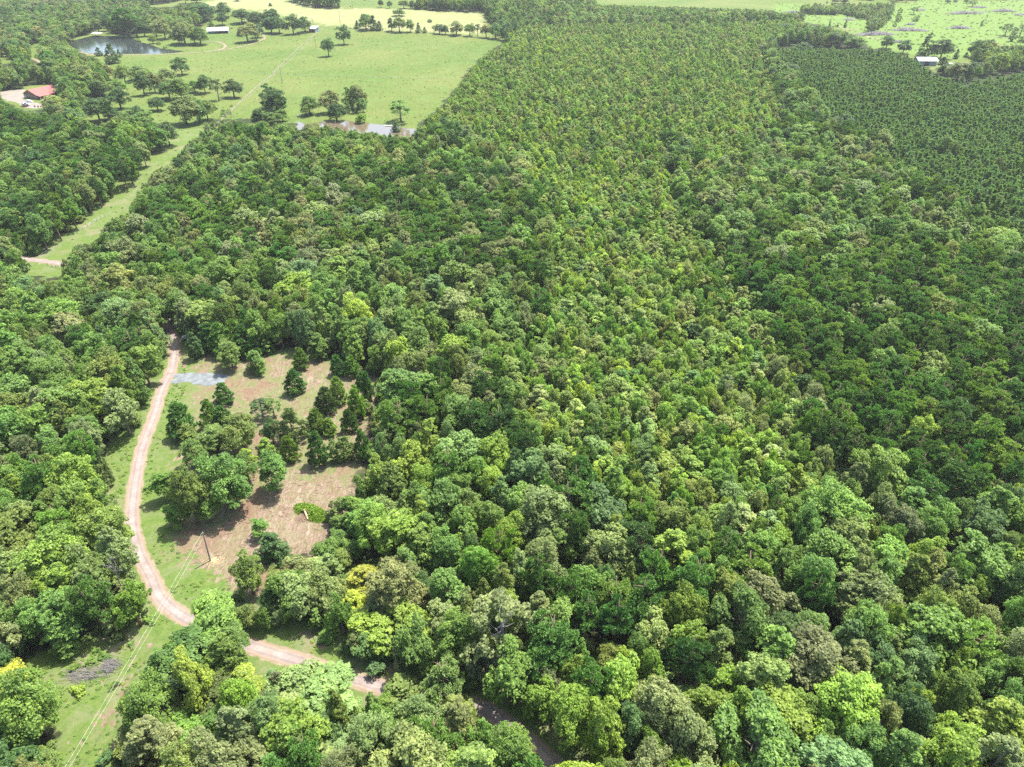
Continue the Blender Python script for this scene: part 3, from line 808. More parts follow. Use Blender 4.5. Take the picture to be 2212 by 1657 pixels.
hand(C4, K4, [
 (1000,435,130,115,O,'dark green'), (1150,478,120,125,O,'dark green'), (1362,508,105,225,Gu,'dark green','tall narrow tree behind the right barn, left of a rounder one'), (1495,520,150,190,O,'dark green','round dark tree behind the right barn'), (1420,500,60,60,O,'dark green'),
 (1617,522,48,92,Ce,'dark green'), (1700,505,40,42,Ce,'dark green'), (1275,505,44,36,Bu,'dark green'), (1750,548,30,32,Bu,'bright green'), (1805,505,130,160,O,'dark green'), (1905,500,120,140,O,'dark green'), (1860,560,150,130,O,'dark green'),
 (1495,585,80,80,Ce,'dark green'), (1500,665,110,100,O,'dark green'), (1640,720,190,165,O,'brownish green'), (1790,665,170,120,O,'dark green'), (1950,600,150,90,O,'dark green'), (2070,560,150,130,O,'dark green'),
 (235,500,190,110,O,'dark green','wide dark oak rising out of the young pines, farthest left'), (140,700,160,140,O,'dark green','rounded dark oak inside the plantation, left side'), (765,770,90,70,O,'dark green'), (600,1200,220,190,O,'dark green'), (790,1080,120,110,O,'dark green'), (1650,860,110,110,O,'dark green'),
 (1700,930,120,90,O,'dark green'), (1835,1150,100,50,O,'yellow-green','small yellow-green tree bright among the far plantation pines'), (1060,1000,60,40,O,'olive green'), (1100,980,50,40,O,'yellow-green'),
 (535,420,150,140,O,'dark green'), (420,400,110,120,O,'mid-green'), (700,430,170,110,O,'mid-green'), (185,210,120,110,O,'dark green'), (80,320,180,120,O,'dark green'), (485,250,32,60,Ce,'dark green'), (620,245,34,70,Ce,'dark green'), (552,240,22,40,Ce,'dark green'),
 (870,285,130,150,Th,'mid-green'), (1230,130,70,80,Th,'mid-green'), (1235,190,40,50,Sl,'mid-green'), (1090,190,50,130,Sl,'mid-green'), (1060,240,30,50,Sl,'dark green'), (1010,180,50,100,Sl,'mid-green'), (1260,190,30,60,Sl,'mid-green'), (1830,235,22,55,Sl,'dark green'),
 (2060,320,110,120,Th,'mid-green'), (2120,370,60,120,Sl,'dark green'), (2190,330,110,120,Th,'mid-green'), (2190,410,80,100,O,'mid-green'),
 (460,30,22,25,Ce,'dark green'), (530,30,70,34,O,'dark green'), (610,34,80,40,O,'dark green'), (1530,28,50,28,O,'dark green'), (1600,26,40,28,O,'dark green'), (1750,60,80,60,Th,'mid-green'), (1700,30,70,40,O,'mid-green'),
], 'on the upper right')
hand(C7, K7, [
 (505,338,95,205,Gu,'dark green','slender dark tree by the road at the top of the clearing'),
 (620,290,170,220,Yp,'deep green'), (700,310,170,240,Yp,'bright green'), (800,300,190,250,Yp,'bright green'), (880,320,190,230,Yp,'deep green'), (940,330,120,150,Yp,'deep green'),
 (765,408,195,215,O,'olive green','round olive-green tree just above the blue gravel driveway'), (962,442,130,165,Gu,'mid-green','small light oval tree right of the round olive tree'), (1045,308,85,115,Sl,'mid-green','small sapling at the shaded top edge of the clearing'),
 (1288,420,115,172,Yp,'bright green','small bushy pine alone at the top middle of the clearing'), (1242,604,145,185,Yp,'deep green','small dark pine alone on the grass in the middle of the clearing'), (1325,235,85,172,Gu,'bright green'), (1420,335,125,185,Gu,'mid-green'),
 (1560,462,112,155,Yp,'deep green'), (1662,472,125,165,Yp,'bright green'), (1745,560,110,130,Yp,'deep green'), (1776,642,105,215,Yp,'deep green'), (1560,668,135,195,Yp,'mid-green'), (1475,745,155,195,Yp,'dark green'), (1698,785,140,260,Yp,'bright green'), (1762,745,85,105,Gu,'bright green'),
 (1935,565,135,150,Yp,'bright green'), (1900,655,125,130,Yp,'bright green'), (718,672,142,155,Yp,'deep green','bushy pine just below the blue gravel driveway'), (612,852,140,215,Yp,'bright green'), (712,858,145,175,Yp,'deep green'),
 (400,915,205,260,Yp,'deep green','dense pine nearest the road at the left edge of the clearing'), (1000,780,140,160,Th,'dark green'), (1085,775,130,160,Th,'mid-green'), (1075,972,145,200,O,'dark green'),
 (1225,960,180,260,Yp,'pale green'), (1400,885,150,190,Yp,'bright green'), (1500,905,120,130,Yp,'bright green'), (1645,885,110,180,Yp,'dark green'), (1742,1080,130,225,Yp,'deep green'), (1410,1125,160,250,Yp,'deep green'), (1530,1100,70,200,Sl,'mid-green'), (1610,1092,125,190,Gu,'olive green'),
 (1205,1100,130,200,Yp,'bright green'), (1032,1045,95,125,Gu,'yellow-green','small yellow-green tree between the two tree groups of the clearing'), (1085,1332,235,300,O,'mid-green','big round tree alone at the right of the large clump in the clearing'),
 (840,1035,265,310,O,'olive green'), (640,1080,270,250,O,'mid-green'), (440,965,135,140,Gu,'olive green'), (500,1150,190,230,O,'mid-green'), (650,1010,110,140,Gu,'bright green'), (892,1135,115,135,Gu,'yellow-green'), (890,1260,160,240,O,'mid-green'),
 (720,1475,370,440,O,'mid-green','largest rounded tree of the clump in the clearing'), (300,1390,185,235,Bl,'bright green','bright lobed tree at the lower left of the clump by the road'), (470,1560,270,420,O,'olive green'), (390,1592,190,190,Bl,'bright green'), (600,1560,200,240,O,'mid-green'), (800,1420,160,260,O,'mid-green'),
], 'in the dirt clearing')
hand(C8, K7, [
 (985,372,115,152,Bl,'bright green','small light green sapling standing in front of the cedar, on bare dirt'), (1080,590,225,250,Ce,'dark green','dark spiky cedar beside the olive tree at the bottom of the clearing'), (900,805,240,320,O,'olive green','olive-yellow tree at the lower edge of the dirt clearing'), (1100,780,165,170,O,'olive green'), (815,850,85,62,Bu,'dark green'),
 (1290,720,230,210,Mo,'grey-green'), (1420,690,240,200,Mo,'pale green'), (1520,600,250,215,Mo,'mid-green'), (1640,520,160,150,Mo,'mid-green'), (1600,300,190,215,Mo,'pale green'), (1740,330,240,250,Mo,'bright green'), (1800,400,300,290,Mo,'mid-green'), (1930,330,230,230,Mo,'pale green'),
 (1190,960,260,340,Mo,'mid-green'), (1300,1000,330,370,Mo,'pale green'), (1460,1000,300,330,Mo,'pale green'), (1500,1140,135,105,Mo,'bright green','low bright green bush at the inside edge of the lower road'), (1060,990,150,240,O,'dark green'), (1380,830,260,220,Mo,'mid-green'),
 (1770,830,230,250,Gu,'yellow','yellow-leaved tree beside the open brush patch'), (1690,1000,180,230,Gu,'yellow'), (1740,1120,200,240,O,'yellow-green'), (1860,1240,330,320,Bl,'yellow-green'), (2020,1140,280,290,Bl,'yellow-green'), (1960,1000,400,460,O,'grey-green','very large grey-green oak behind the yellow trees'),
 (2150,1250,280,330,Bl,'yellow-green'), (1650,1240,110,120,Mo,'dark green'), (1900,1320,260,130,Mo,'dark green'),
], 'below the dirt clearing')
hand(C9, K9, [
 (1000,575,240,330,Pi,'bright green','two-toned bright green pine at the bend of the road'), (1040,430,150,170,O,'mid-green'), (485,835,145,195,Gu,'mid-green','small bushy tree alone in the sunny glade'), (1640,820,470,430,O,'mid-green'), (1480,1010,500,440,O,'mid-green'), (1200,1040,190,230,Yp,'blue-green'),
 (1750,900,260,300,O,'mid-green'), (1150,1480,420,480,O,'mid-green'), (1130,1690,430,300,O,'olive green'), (1400,1130,400,360,O,'dark green'), (1880,1180,260,280,Gu,'yellow-green'), (1700,1300,330,330,O,'olive green'), (1450,1600,330,330,Bl,'bright green'), (1700,1640,300,260,Bl,'bright green'),
 (60,1250,240,330,Bl,'yellow','yellow-leaved tree at the left edge of the glade'), (120,1100,200,230,Bl,'yellow'), (200,1500,470,560,O,'mid-green','big round tree at the lower left corner beside the glade'), (60,1760,460,420,O,'mid-green'), (320,1750,260,260,O,'mid-green'), (820,1650,140,90,Bu,'dark green'),
 (720,800,70,36,Bu,'bright green'), (690,890,80,40,Bu,'bright green'), (780,850,80,40,Bu,'bright green'), (1140,570,90,60,Bu,'bright green'), (560,930,70,30,Bu,'bright green'), (1000,740,60,50,Bu,'mid-green'), (870,1060,70,40,Bu,'mid-green'), (600,1120,110,40,Bu,'yellow-green'),
], 'around the sunny glade')
hand(CB, K1, [
 (1560,880,330,420,Pi,'pale green','pale green tufted pine standing over the lower road'), (1200,900,250,230,Gu,'olive green','two-coloured conical tree where the lower road enters shade'), (1620,1120,330,370,Gu,'olive green'), (1480,1345,380,420,Pi,'bright green','bright tufted pine at the bottom edge below the road'),
 (2020,560,470,620,Th,'grey-green','tall grey-green tree with white limbs showing, right of the shaded road'), (1900,700,300,330,O,'grey-green'), (2120,1300,220,300,Bl,'bright green'), (600,1050,520,420,Bl,'pale green'), (300,1100,420,380,Bl,'pale green'), (800,1400,420,380,Bl,'pale green'),
 (420,900,420,350,Mo,'pale green'), (600,860,330,260,Mo,'pale green'),
], 'near the lower road')

# crowns that close over the upper road
for px_, py_, w_, wd_ in ((340, 716, 9.5, 'mid-green'), (330, 672, 9.0, 'grey-green'), (398, 704, 9.5, 'mid-green'), (378, 676, 8.5, 'olive green'), (312, 640, 9.0, 'mid-green'), (352, 640, 8.0, 'bright green')):
    q_ = G(px_, py_); add_tree('oak', float(q_[0]), float(q_[1]), w_, 13.0, wd_)
# automatic forest: every candidate takes its kind from the part of the picture its crown would fill
gA = np.random.default_rng(21)
def sample_area(n, y0, y1, dens_pow):
    t = gA.uniform(0, 1, n)
    yy = y0 + (y1 - y0) * t ** dens_pow
    xx = gA.uniform(-1, 1, n) * (yy * .80 + 45)
    return xx, yy
parts_ = [sample_area(26000, 28, 330, .8), sample_area(60000, 300, 1010, .8), sample_area(16000, 950, 1400, 1)]
cx_ = np.concatenate([p[0] for p in parts_]); cy_ = np.concatenate([p[1] for p in parts_])
order = gA.permutation(len(cx_)); cx_, cy_ = cx_[order], cy_[order]
cz_ = terrain(cx_, cy_)
mx_, my_, _ = PR(cx_, cy_, cz_ + 10)
bx_, by_, _ = PR(cx_, cy_, cz_)
reg = np.zeros(len(cx_), int)
for k, poly in ((1, R_REGROW), (2, R_PINE_R), (3, R_PINE_M), (3, R_PINE_U), (4, R_PINE_L), (5, R_DARKTOP)):
    reg[inpoly(mx_, my_, poly) & (reg == 0)] = k
tx_, ty_, _ = PR(cx_, cy_, cz_ + 8)
inplant = inpoly(tx_, ty_, PLANT_A) | inpoly(tx_, ty_, PLANT_B) | inpoly(bx_, by_, PLANT_A)
thick = inpoly(bx_, by_, THICK)
far_strip = (cy_ > 1010)
noiseA = np.sin(cx_ / 23 + 2 * np.sin(cy_ / 31)) + np.sin(cy_ / 19 + 1.7 * np.sin(cx_ / 37 + 1)) + gA.normal(0, .7, len(cx_))
noiseB = np.sin(cx_ / 61 + 1.3) + np.sin(cy_ / 47 + .7 * np.sin(cx_ / 29)) + gA.normal(0, .5, len(cx_))
u1 = gA.uniform(0, 1, len(cx_)); u2 = gA.uniform(0, 1, len(cx_)); u3 = gA.uniform(0, 1, len(cx_))

def pick(lst, v):
    t = sum(w for _, w in lst); v *= t
    for k, w in lst:
        v -= w
        if v <= 0: return k
    return lst[-1][0]
BW = {0: [('mid-green', 6), ('olive green', 2.2), ('grey-green', 3), ('bright green', 3.4), ('pale green', 1.4), ('blue-green', 1.0), ('dark green', .8), ('yellow-green', .45)],
      1: [('mid-green', 4), ('olive green', 1.6), ('grey-green', 2.6), ('bright green', 4), ('pale green', 3.4), ('blue-green', 1.2), ('dark green', .4), ('yellow-green', .9)],
      3: [('grey-green', 4.5), ('mid-green', 4), ('brownish green', 1.6), ('olive green', 1.2), ('dark green', 1), ('pale green', 1), ('bright green', 1.2)],
      4: [('dark green', 2), ('mid-green', 5), ('grey-green', 2), ('olive green', .8), ('bright green', 1.5)],
      5: [('dark green', 2.5), ('mid-green', 4), ('grey-green', 3.5), ('brownish green', .4)]}
BW[2] = BW[0]
cell = {}
CS = 8.0
def put(x, y, r): cell.setdefault((int(x // CS), int(y // CS)), []).append((x, y, r))
def clash(x, y, r, f):
    i, j = int(x // CS), int(y // CS)
    for a in (-1, 0, 1):
        for b_ in (-1, 0, 1):
            for X, Y, R_ in cell.get((i + a, j + b_), ()):
                if (X - x) ** 2 + (Y - y) ** 2 < ((r + R_) * f) ** 2: return True
    return False
for x, y, r in placed: put(x, y, r * .9)
kinds = []; wid_ = np.zeros(len(cx_)); hgt = np.zeros(len(cx_))
for i in range(len(cx_)):
    g_ = reg[i]; pinep = {0: .16, 1: .10, 2: .80, 3: .52, 4: .55, 5: .12}[g_]
    near = cy_[i] < 190
    if u1[i] < pinep + .10 * noiseA[i] * (pinep > .11):
        k = 'pine'; w = 5.6 + 3.8 * u2[i]; h = 14.5 + 3.0 * u3[i]
        if g_ == 1: w *= .7; h *= .72
    elif g_ == 1:
        k = ('slim', 'oak', 'oak', 'gum', 'bigleaf', 'mound')[int(gA.uniform() * 5.999)]; w = 3.4 + 3.4 * u2[i]; h = 7.2 + 1.8 * u3[i] + w * .5
        if cy_[i] < 260: w *= 1.05
    else:
        k = ('oak', 'oak', 'bigleaf', 'gum', 'oak', 'bigleaf')[int(u3[i] * 5.999)]
        w = 6.4 + 6.6 * u2[i] ** 1.3; h = 10.5 + 2.6 * gA.uniform() + w * .3
        if k == 'gum': w *= .75
        if g_ == 0 and u1[i] > .74: w *= .62; h *= .84
    if thick[i]: k = 'slim' if u1[i] < .6 else 'oak'; w = 4 + 3 * u2[i]; h = 6 + 4 * u3[i]
    kinds.append(k); wid_[i] = w; hgt[i] = h
farw = np.sin(cx_ / 83 + .5) + np.sin(cy_ / 37 + cx_ / 140)
def find_bad(W_, H_):
    bad = np.zeros(len(cx_), bool)
    for nm, poly in OPEN.items():
        for fz, fx in ((0, 0), (.25, 0), (.5, 0), (.72, 0), (.97, 0), (.35, .4), (.35, -.4), (.62, .42), (.62, -.42), (.85, .3), (.85, -.3)):
            qx, qy, _ = PR(cx_ + fx * W_, cy_, cz_ + H_ * fz)
            bad |= inpoly(qx, qy, poly)
    bad &= ~thick
    bad |= dist_path(cx_, cy_, ROAD_W) < 2.6 + W_ * .12
    bad |= inplant & ~thick
    for pp in (POND, POND2): bad |= inpoly(cx_, cy_, pp)
    # beyond the woods: only scattered strips and far woods
    bad |= (cy_ > 985) & (farw < .55)
    bad |= (cy_ > 985) & (np.abs(bx_ - 1500) < 260) & (farw < 1.1)
    return bad
bad = find_bad(wid_, hgt)
sw_ = 2.6 + 2.2 * u2; shh = 3.5 + 4.0 * u3
bad_small = find_bad(sw_, shh)
nauto = 0
for i in range(len(cx_)):
    if bad[i]: continue
    w = wid_[i]; r = w / 2
    if clash(cx_[i], cy_[i], r, .61 if reg[i] != 1 else .52): continue
    put(cx_[i], cy_[i], r)
    if kinds[i] == 'pine': word = pick([('deep green', 5), ('bright green', 2.2), ('mid-green', 2.5), ('dark green', 2)], gA.uniform())
    else:
        word = pick(BW[reg[i]], min(.999, max(0, .5 + .24 * noiseB[i] + gA.normal(0, .3))) if gA.uniform() < .5 else gA.uniform())
    add_tree(kinds[i], float(cx_[i]), float(cy_[i]), float(w), float(hgt[i]), word)
    if reg[i] == 1: TREES[-1]['tint'] = tuple(a * b for a, b in zip(TREES[-1]['tint'], (1.22, 1.18, 1.05)))
    nauto += 1
# smaller trees that fill gaps and ragged edges
for i in range(len(cx_)):
    if bad_small[i] or (cy_[i] > 320 and not bad[i]): continue
    if clash(cx_[i], cy_[i], sw_[i] / 2, .56): continue
    put(cx_[i], cy_[i], sw_[i] / 2)
    add_tree(('slim', 'bigleaf', 'oak', 'mound')[int(u1[i] * 3.999)], float(cx_[i]), float(cy_[i]), float(sw_[i]), float(shh[i]), pick(BW[0], gA.uniform()))
print('trees', len(TREES))

# plantation rows
rows = []
ang = math.radians(28); ca, sa = math.cos(ang), math.sin(ang)
aa, bb = np.meshgrid(np.arange(-900, 1100, 3.3), np.arange(-900, 1100, 2.5))
aa = aa.ravel() + gA.normal(0, .35, aa.size); bb = bb.ravel() + gA.normal(0, .5, bb.size)
rx = aa * ca - bb * sa + 300; ry = aa * sa + bb * ca + 400
ok = (ry > 150) & (ry < 900) & (rx > 60) & (rx < ry * .8 + 60)
rx, ry = rx[ok], ry[ok]; rz_ = terrain(rx, ry)
qx, qy, _ = PR(rx, ry, rz_ + 8); q0x, q0y, _ = PR(rx, ry, rz_)
ok = inpoly(qx, qy, PLANT_A) | inpoly(qx, qy, PLANT_B)
for nm in ('barn', 'barn_b', 'patch', 'clearcut', 'topfields'):
    ok &= ~inpoly(qx, qy, OPEN[nm]) & ~inpoly(q0x, q0y, OPEN[nm])
ok &= gA.uniform(0, 1, len(rx)) > .06 + .5 * (np.sin(rx / 17 + ry / 29) * np.sin(ry / 23 - rx / 41) > .72)
ok &= np.abs(((rx * ca + ry * sa) / 3.3) % 17 - 8) > .55
for i in np.nonzero(ok)[0]:
    if clash(rx[i], ry[i], .9, .75): continue
    s = gA.uniform(.8, 1.15)
    add_tree('rowpine', float(rx[i]), float(ry[i]), 3.9 * s, 8.2 * s * gA.uniform(.86, 1.1), 'plantation green' if gA.uniform() < .93 else 'mid-green')
print('with plantation', len(TREES))

# ---- choose the individuals: those that show largest
for t in TREES:
    px, py, d = PR(t['x'], t['y'], t['z'] + t['h'] * .6)
    t['px'], t['py'], t['d'] = float(px), float(py), float(d)
    t['size'] = t['w'] / float(d) * F
    m = t['size'] * .5
    t['vis'] = bool(-m < px < 2211 + m and -m < py < 1657 + m)
CLASS = dict(oak='broadleaf', bigleaf='broadleaf', gum='broadleaf', slim='broadleaf', mound='broadleaf', sparse='broadleaf', bush='broadleaf', cedar='broadleaf',
             pine='pine', youngpine='pine', rowpine='rowpine')
indiv = [t for t in TREES if t['hand']]
rest = [t for t in TREES if not t['hand']]
quota = {'broadleaf': 300, 'pine': 300, 'rowpine': 300}
mass = {'broadleaf': [], 'pine': [], 'rowpine': []}
for c in quota:
    L_ = sorted([t for t in rest if CLASS[t['kind']] == c], key=lambda t: (not t['vis'], -t['size']))
    n = 0
    for t in L_:
        if t['vis'] and n < quota[c]: indiv.append(t); n += 1
        else: mass[c].append(t)
NAMES = dict(oak='oak_tree', bigleaf='broadleaf_tree', gum='broadleaf_tree', slim='young_tree', mound='vine_covered_tree', sparse='thin_tree', bush='bush', cedar='cedar_tree',
             pine='pine_tree', youngpine='young_pine_tree', rowpine='plantation_pine_tree')
CATS = dict(bush='bush', cedar='cedar tree', pine='pine tree', youngpine='pine tree', rowpine='pine tree')
GROUPS = {'in the forest': 'trees of the forest', 'in the dirt clearing': 'trees standing in the dirt clearing', 'in the upper left pasture': 'scattered trees of the upper left pasture',
          'in the big pasture': 'trees of the big pasture', 'on the upper right': 'trees on the upper right', 'below the dirt clearing': 'trees below the dirt clearing',
          'around the sunny glade': 'trees around the sunny glade', 'near the lower road': 'trees near the lower road'}
seen = {}
SHORT = dict(oak='domed oak', bigleaf='rounded tree', gum='pointed tree', slim='slim tree', pine='tall pine', youngpine='young pine', rowpine='plantation pine', cedar='cedar', mound='vine mound', sparse='thin tree', bush='bush')
PLACE = {'in the forest': 'in the forest', 'in the dirt clearing': 'in the clearing', 'in the upper left pasture': 'in the left pasture', 'in the big pasture': 'in the big pasture', 'on the upper right': 'upper right',
         'below the dirt clearing': 'below the clearing', 'around the sunny glade': 'around the glade', 'near the lower road': 'by the lower road'}
def look(t): return t['word'] + ' ' + SHORT[t['kind']]
def zone(t):
    c = ('far left', 'left', 'left-centre', 'centre', 'right-centre', 'right', 'far right')[min(6, max(0, int(t['px'] / 316)))]
    r = ('topmost', 'upper', 'middle', 'lower', 'bottom')[min(4, max(0, int(t['py'] / 332)))]
    return f"{r} {c}"
seeable = [t for t in indiv if t['vis']]
IX = np.array([t['px'] for t in seeable]); IY = np.array([t['py'] for t in seeable])
def describe(t):
    dx = IX - t['px']; dy = IY - t['py']; D = np.hypot(dx, dy)
    near = [seeable[j] for j in np.argsort(D)[1:12]]
    rel = []
    for q in near:
        ax, ay = q['px'] - t['px'], q['py'] - t['py']
        rel.append((('right of ' if ax < 0 else 'left of ') if abs(ax) > abs(ay) else ('below ' if ay < 0 else 'above ')) + look(q))
    own = ('small ' if t['size'] < 22 else 'large ' if t['size'] > 95 else '') + look(t)
    opts = []
    pl = zone(t) if t['where'] in ('in the forest', 'among the rows') else PLACE[t['where']]
    for a_ in range(len(rel)): opts.append(f"{own}, {pl}, {rel[a_]}")
    for a_ in range(len(rel)):
        for b_ in range(a_ + 1, len(rel)): opts.append(f"{own}, {pl}, {rel[a_]}, {rel[b_]}")
    for o_ in opts:
        if o_ not in seen and len(o_.split()) <= 16: return o_
    return opts[0]
for t in indiv:
    A = ARCH[t['kind']][t['v']]
    nm = NAMES[t['kind']]
    if t['kind'] == 'rowpine': t['where'] = 'among the rows'
    lab = t['label'] or ('small dark green pine in the even rows of the young plantation' if t['kind'] == 'rowpine' else describe(t))
    seen[lab] = 1
    grp = GROUPS.get(t['where'], 'rows of young plantation pines')
    cat = CATS.get(t['kind'], 'tree')
    if t['kind'] in ('bush', 'rowpine') or t['size'] < 14:
        o = bpy.data.objects.new(nm, A.joined); COL.objects.link(o)
        tag(o, lab, cat, grp); o['tint'] = t['tint']
        o.location = (t['x'], t['y'], t['z']); o.rotation_euler = (0, 0, t['rz']); o.scale = (t['sx'] * t['ani'], t['sx'] / t['ani'], t['sz'])
    else:
        o = empty(nm, (t['x'], t['y'], t['z']), t['rz'], lab, cat, grp)
        o.scale = (t['sx'] * t['ani'], t['sx'] / t['ani'], t['sz'])
        c = bpy.data.objects.new('crown', A.crown); COL.objects.link(c); c.parent = o; c['tint'] = t['tint']
        k = bpy.data.objects.new('trunk', A.trunk); COL.objects.link(k); k.parent = o

# ---- the rest as one object of stuff per kind, instanced from the same meshes
def scatter(name, pts, label, src_kinds, srcmeshes):
    """pts: list of (x, y, z, sx, sz, rz, tint, idx)"""
    coll = bpy.data.collections.new(name + '_sources')
    for j, me in enumerate(srcmeshes):
        o = bpy.data.objects.new(f'{name}_source_{j:03d}', me); coll.objects.link(o)
    me = bpy.data.meshes.new(name)
    n = len(pts)
    me.vertices.add(n)
    me.vertices.foreach_set('co', np.array([p[:3] for p in pts], np.float32).ravel())
    a = me.attributes.new('size', 'FLOAT_VECTOR', 'POINT'); a.data.foreach_set('vector', np.array([(p[3] * (1 + .13 * math.sin(i * 7.3)), p[3] * (1 - .13 * math.sin(i * 7.3)), p[4]) for i, p in enumerate(pts)], np.float32).ravel())
    a = me.attributes.new('turn', 'FLOAT_VECTOR', 'POINT'); a.data.foreach_set('vector', np.array([(0, 0, p[5]) for p in pts], np.float32).ravel())
    a = me.attributes.new('tint', 'FLOAT_VECTOR', 'POINT'); a.data.foreach_set('vector', np.array([p[6] for p in pts], np.float32).ravel())
    a = me.attributes.new('which', 'INT', 'POINT'); a.data.foreach_set('value', np.array([p[7] for p in pts], np.int32))
    ob = bpy.data.objects.new(name, me); COL.objects.link(ob)
    tag(ob, label, None, None, 'stuff')
    ng = bpy.data.node_groups.new(name, 'GeometryNodeTree')
    ng.interface.new_socket('Geometry', in_out='INPUT', socket_type='NodeSocketGeometry')
    ng.interface.new_socket('Geometry', in_out='OUTPUT', socket_type='NodeSocketGeometry')
    N, L = ng.nodes, ng.links
    gi = N.new('NodeGroupInput'); go = N.new('NodeGroupOutput')
    ip = N.new('GeometryNodeInstanceOnPoints'); ci = N.new('GeometryNodeCollectionInfo')
    ci.inputs['Collection'].default_value = coll; ci.inputs['Separate Children'].default_value = True; ci.inputs['Reset Children'].default_value = True
    def na(nm_, ty):
        k = N.new('GeometryNodeInputNamedAttribute'); k.data_type = ty; k.inputs['Name'].default_value = nm_; return k.outputs['Attribute']
    L.new(gi.outputs[0], ip.inputs['Points']); L.new(ci.outputs[0], ip.inputs['Instance'])
    ip.inputs['Pick Instance'].default_value = True
    L.new(na('which', 'INT'), ip.inputs['Instance Index'])
    e2r = N.new('FunctionNodeEulerToRotation'); L.new(na('turn', 'FLOAT_VECTOR'), e2r.inputs[0]); L.new(e2r.outputs[0], ip.inputs['Rotation'])
    L.new(na('size', 'FLOAT_VECTOR'), ip.inputs['Scale'])
    L.new(ip.outputs[0], go.inputs[0])
    md = ob.modifiers.new('scatter', 'NODES'); md.node_group = ng
    return ob

def scatter_trees(name, lst, label):
    ks = sorted({(t['kind'], t['v']) for t in lst})
    ix = {k: i for i, k in enumerate(ks)}
    scatter(name, [(t['x'], t['y'], t['z'], t['sx'], t['sz'], t['rz'], t['tint'], ix[(t['kind'], t['v'])]) for t in lst], label, None, [ARCH[k][v].joined for k, v in ks])
scatter_trees('broadleaf_forest', mass['broadleaf'], 'dense mixed green broadleaf forest canopy running back to the far fields')
scatter_trees('pine_forest', mass['pine'], 'dark green mature pines standing throughout the mixed forest canopy')
scatter_trees('pine_plantation', mass['rowpine'], 'even dark green young pine plantation filling the upper right')

# ------------------------------------------------------------------ weeds, sticks: cover nobody could count
def in_any(X, Y, keys):
    r = np.zeros(len(X), bool)
    for k in keys: r |= inpoly(X, Y, OW[k])
    return r
def stick_mesh(seed):
    g = np.random.default_rng(seed); m = MB()
    L_ = .5
    m.tube([(-L_, 0, .03), (0, g.normal(0, .05), .06), (L_, g.normal(0, .1), .03)], [.03, .035, .015], 5)
    m.tube([(0, 0, .05), (.25, .22, .08)], [.018, .008], 4)
    return m.mesh('stick', M_STICK)
M_STICK = plain('cut_stick', (.25, .17, .115), .9, .35, 2.0)
gW = np.random.default_rng(77)
def cover(name, keys, n, smin, smax, words, label, box, flat=.7, avoid_road=True):
    X = gW.uniform(box[0], box[1], n); Y = gW.uniform(box[2], box[3], n)
    ok = in_any(X, Y, keys)
    patch = np.sin(X * .31 + 2 * np.sin(Y * .23)) + np.sin(Y * .37 + 1.3 * np.sin(X * .19)) + gW.normal(0, .6, n)
    ok &= patch > -.3
    ok &= dist_path(X, Y, ROAD_W) > 2.0
    for pp in (GRAV, POND, POND2): ok &= ~inpoly(X, Y, pp)
    X, Y = X[ok], Y[ok]; Z = terrain(X, Y)
    sz = gW.uniform(smin, smax, len(X)) ** 1.0
    pts = [(x, y, z - .05, q, q * flat, gW.uniform(0, 6.28), tint_of(words[int(gW.uniform(0, len(words)))]), int(gW.integers(0, 2))) for x, y, z, q in zip(X, Y, Z, sz)]
    scatter(name, pts, label, None, [ARCH['bush'][0].joined, ARCH['bush'][1].joined])
cover('weeds', ['glade', 'bend', 'roadlow', 'roadend', 'road'], 26000, .10, .30, ['bright green', 'yellow-green', 'mid-green', 'pale green'], 'low bright weeds scattered over the glade and roadsides', (-110, 10, 45, 200))
cover('undergrowth', ['brush'], 4500, .25, .6, ['bright green', 'olive green', 'pale green'], 'thick low undergrowth covering the open brush patch', (-70, 10, 60, 130))
cover('field_weeds', ['clearcut'], 9000, .35, .95, ['pale green', 'bright green', 'mid-green'], 'low weeds and saplings over the cleared field at the upper right', (200, 1000, 560, 1200))
cover('pasture_weeds', ['pasture', 'row'], 9000, .15, .45, ['bright green', 'pale green', 'mid-green'], 'weed tufts sprinkled over the pasture and power corridor', (-480, 40, 180, 800))
n = 16000
X = gW.uniform(-100, 0, n); Y = gW.uniform(80, 190, n)
ok = inpoly(X, Y, DIRT2) | (inpoly(X, Y, DIRT) & (gW.uniform(0, 1, n) > .75)); ok &= gW.uniform(0, 1, n) > .55
X, Y = X[ok], Y[ok]
scatter('wood_debris', [(x, y, 0., q, q, gW.uniform(0, 6.28), (.1, .1, .1), int(gW.integers(0, 3))) for x, y, q in zip(X, Y, gW.uniform(.4, 1.5, len(X)))],
        'brown sticks and chips strewn over the scraped clearing', None, [stick_mesh(i) for i in range(3)])

# ------------------------------------------------------------------ buildings
M_WHITE = plain('white_metal_roof', (.62, .62, .62), .45, .04, .5)
M_RED = plain('red_metal_roof', (.34, .11, .09), .45, .08, .5)
M_BRICK = plain('brown_brick', (.25, .15, .11), .9, .2, 2.0)
M_GREYWALL = plain('grey_sheet_wall', (.20, .23, .26), .6, .08, .6)
M_INTERIOR_SHADE = plain('interior_shade', (.015, .018, .022), .8, .1, 1)  # near-black colour standing in for the shade inside buildings
M_BROWNW = plain('red_brown_boards', (.14, .06, .045), .85, .2, 3)
M_BLUEW = plain('blue_grey_wall', (.16, .22, .28), .7, .1, 2)
M_POST = plain('weathered_post', (.22, .19, .16), .9, .25, 4)
M_GLASS = plain('window_glass', (.05, .065, .08), .1, .1, 1, spec=.8)
M_TRIM = plain('white_trim', (.75, .75, .72), .6, .05, 2)
M_TEAL = plain('teal_tarp', (.08, .25, .28), .7, .15, 1)

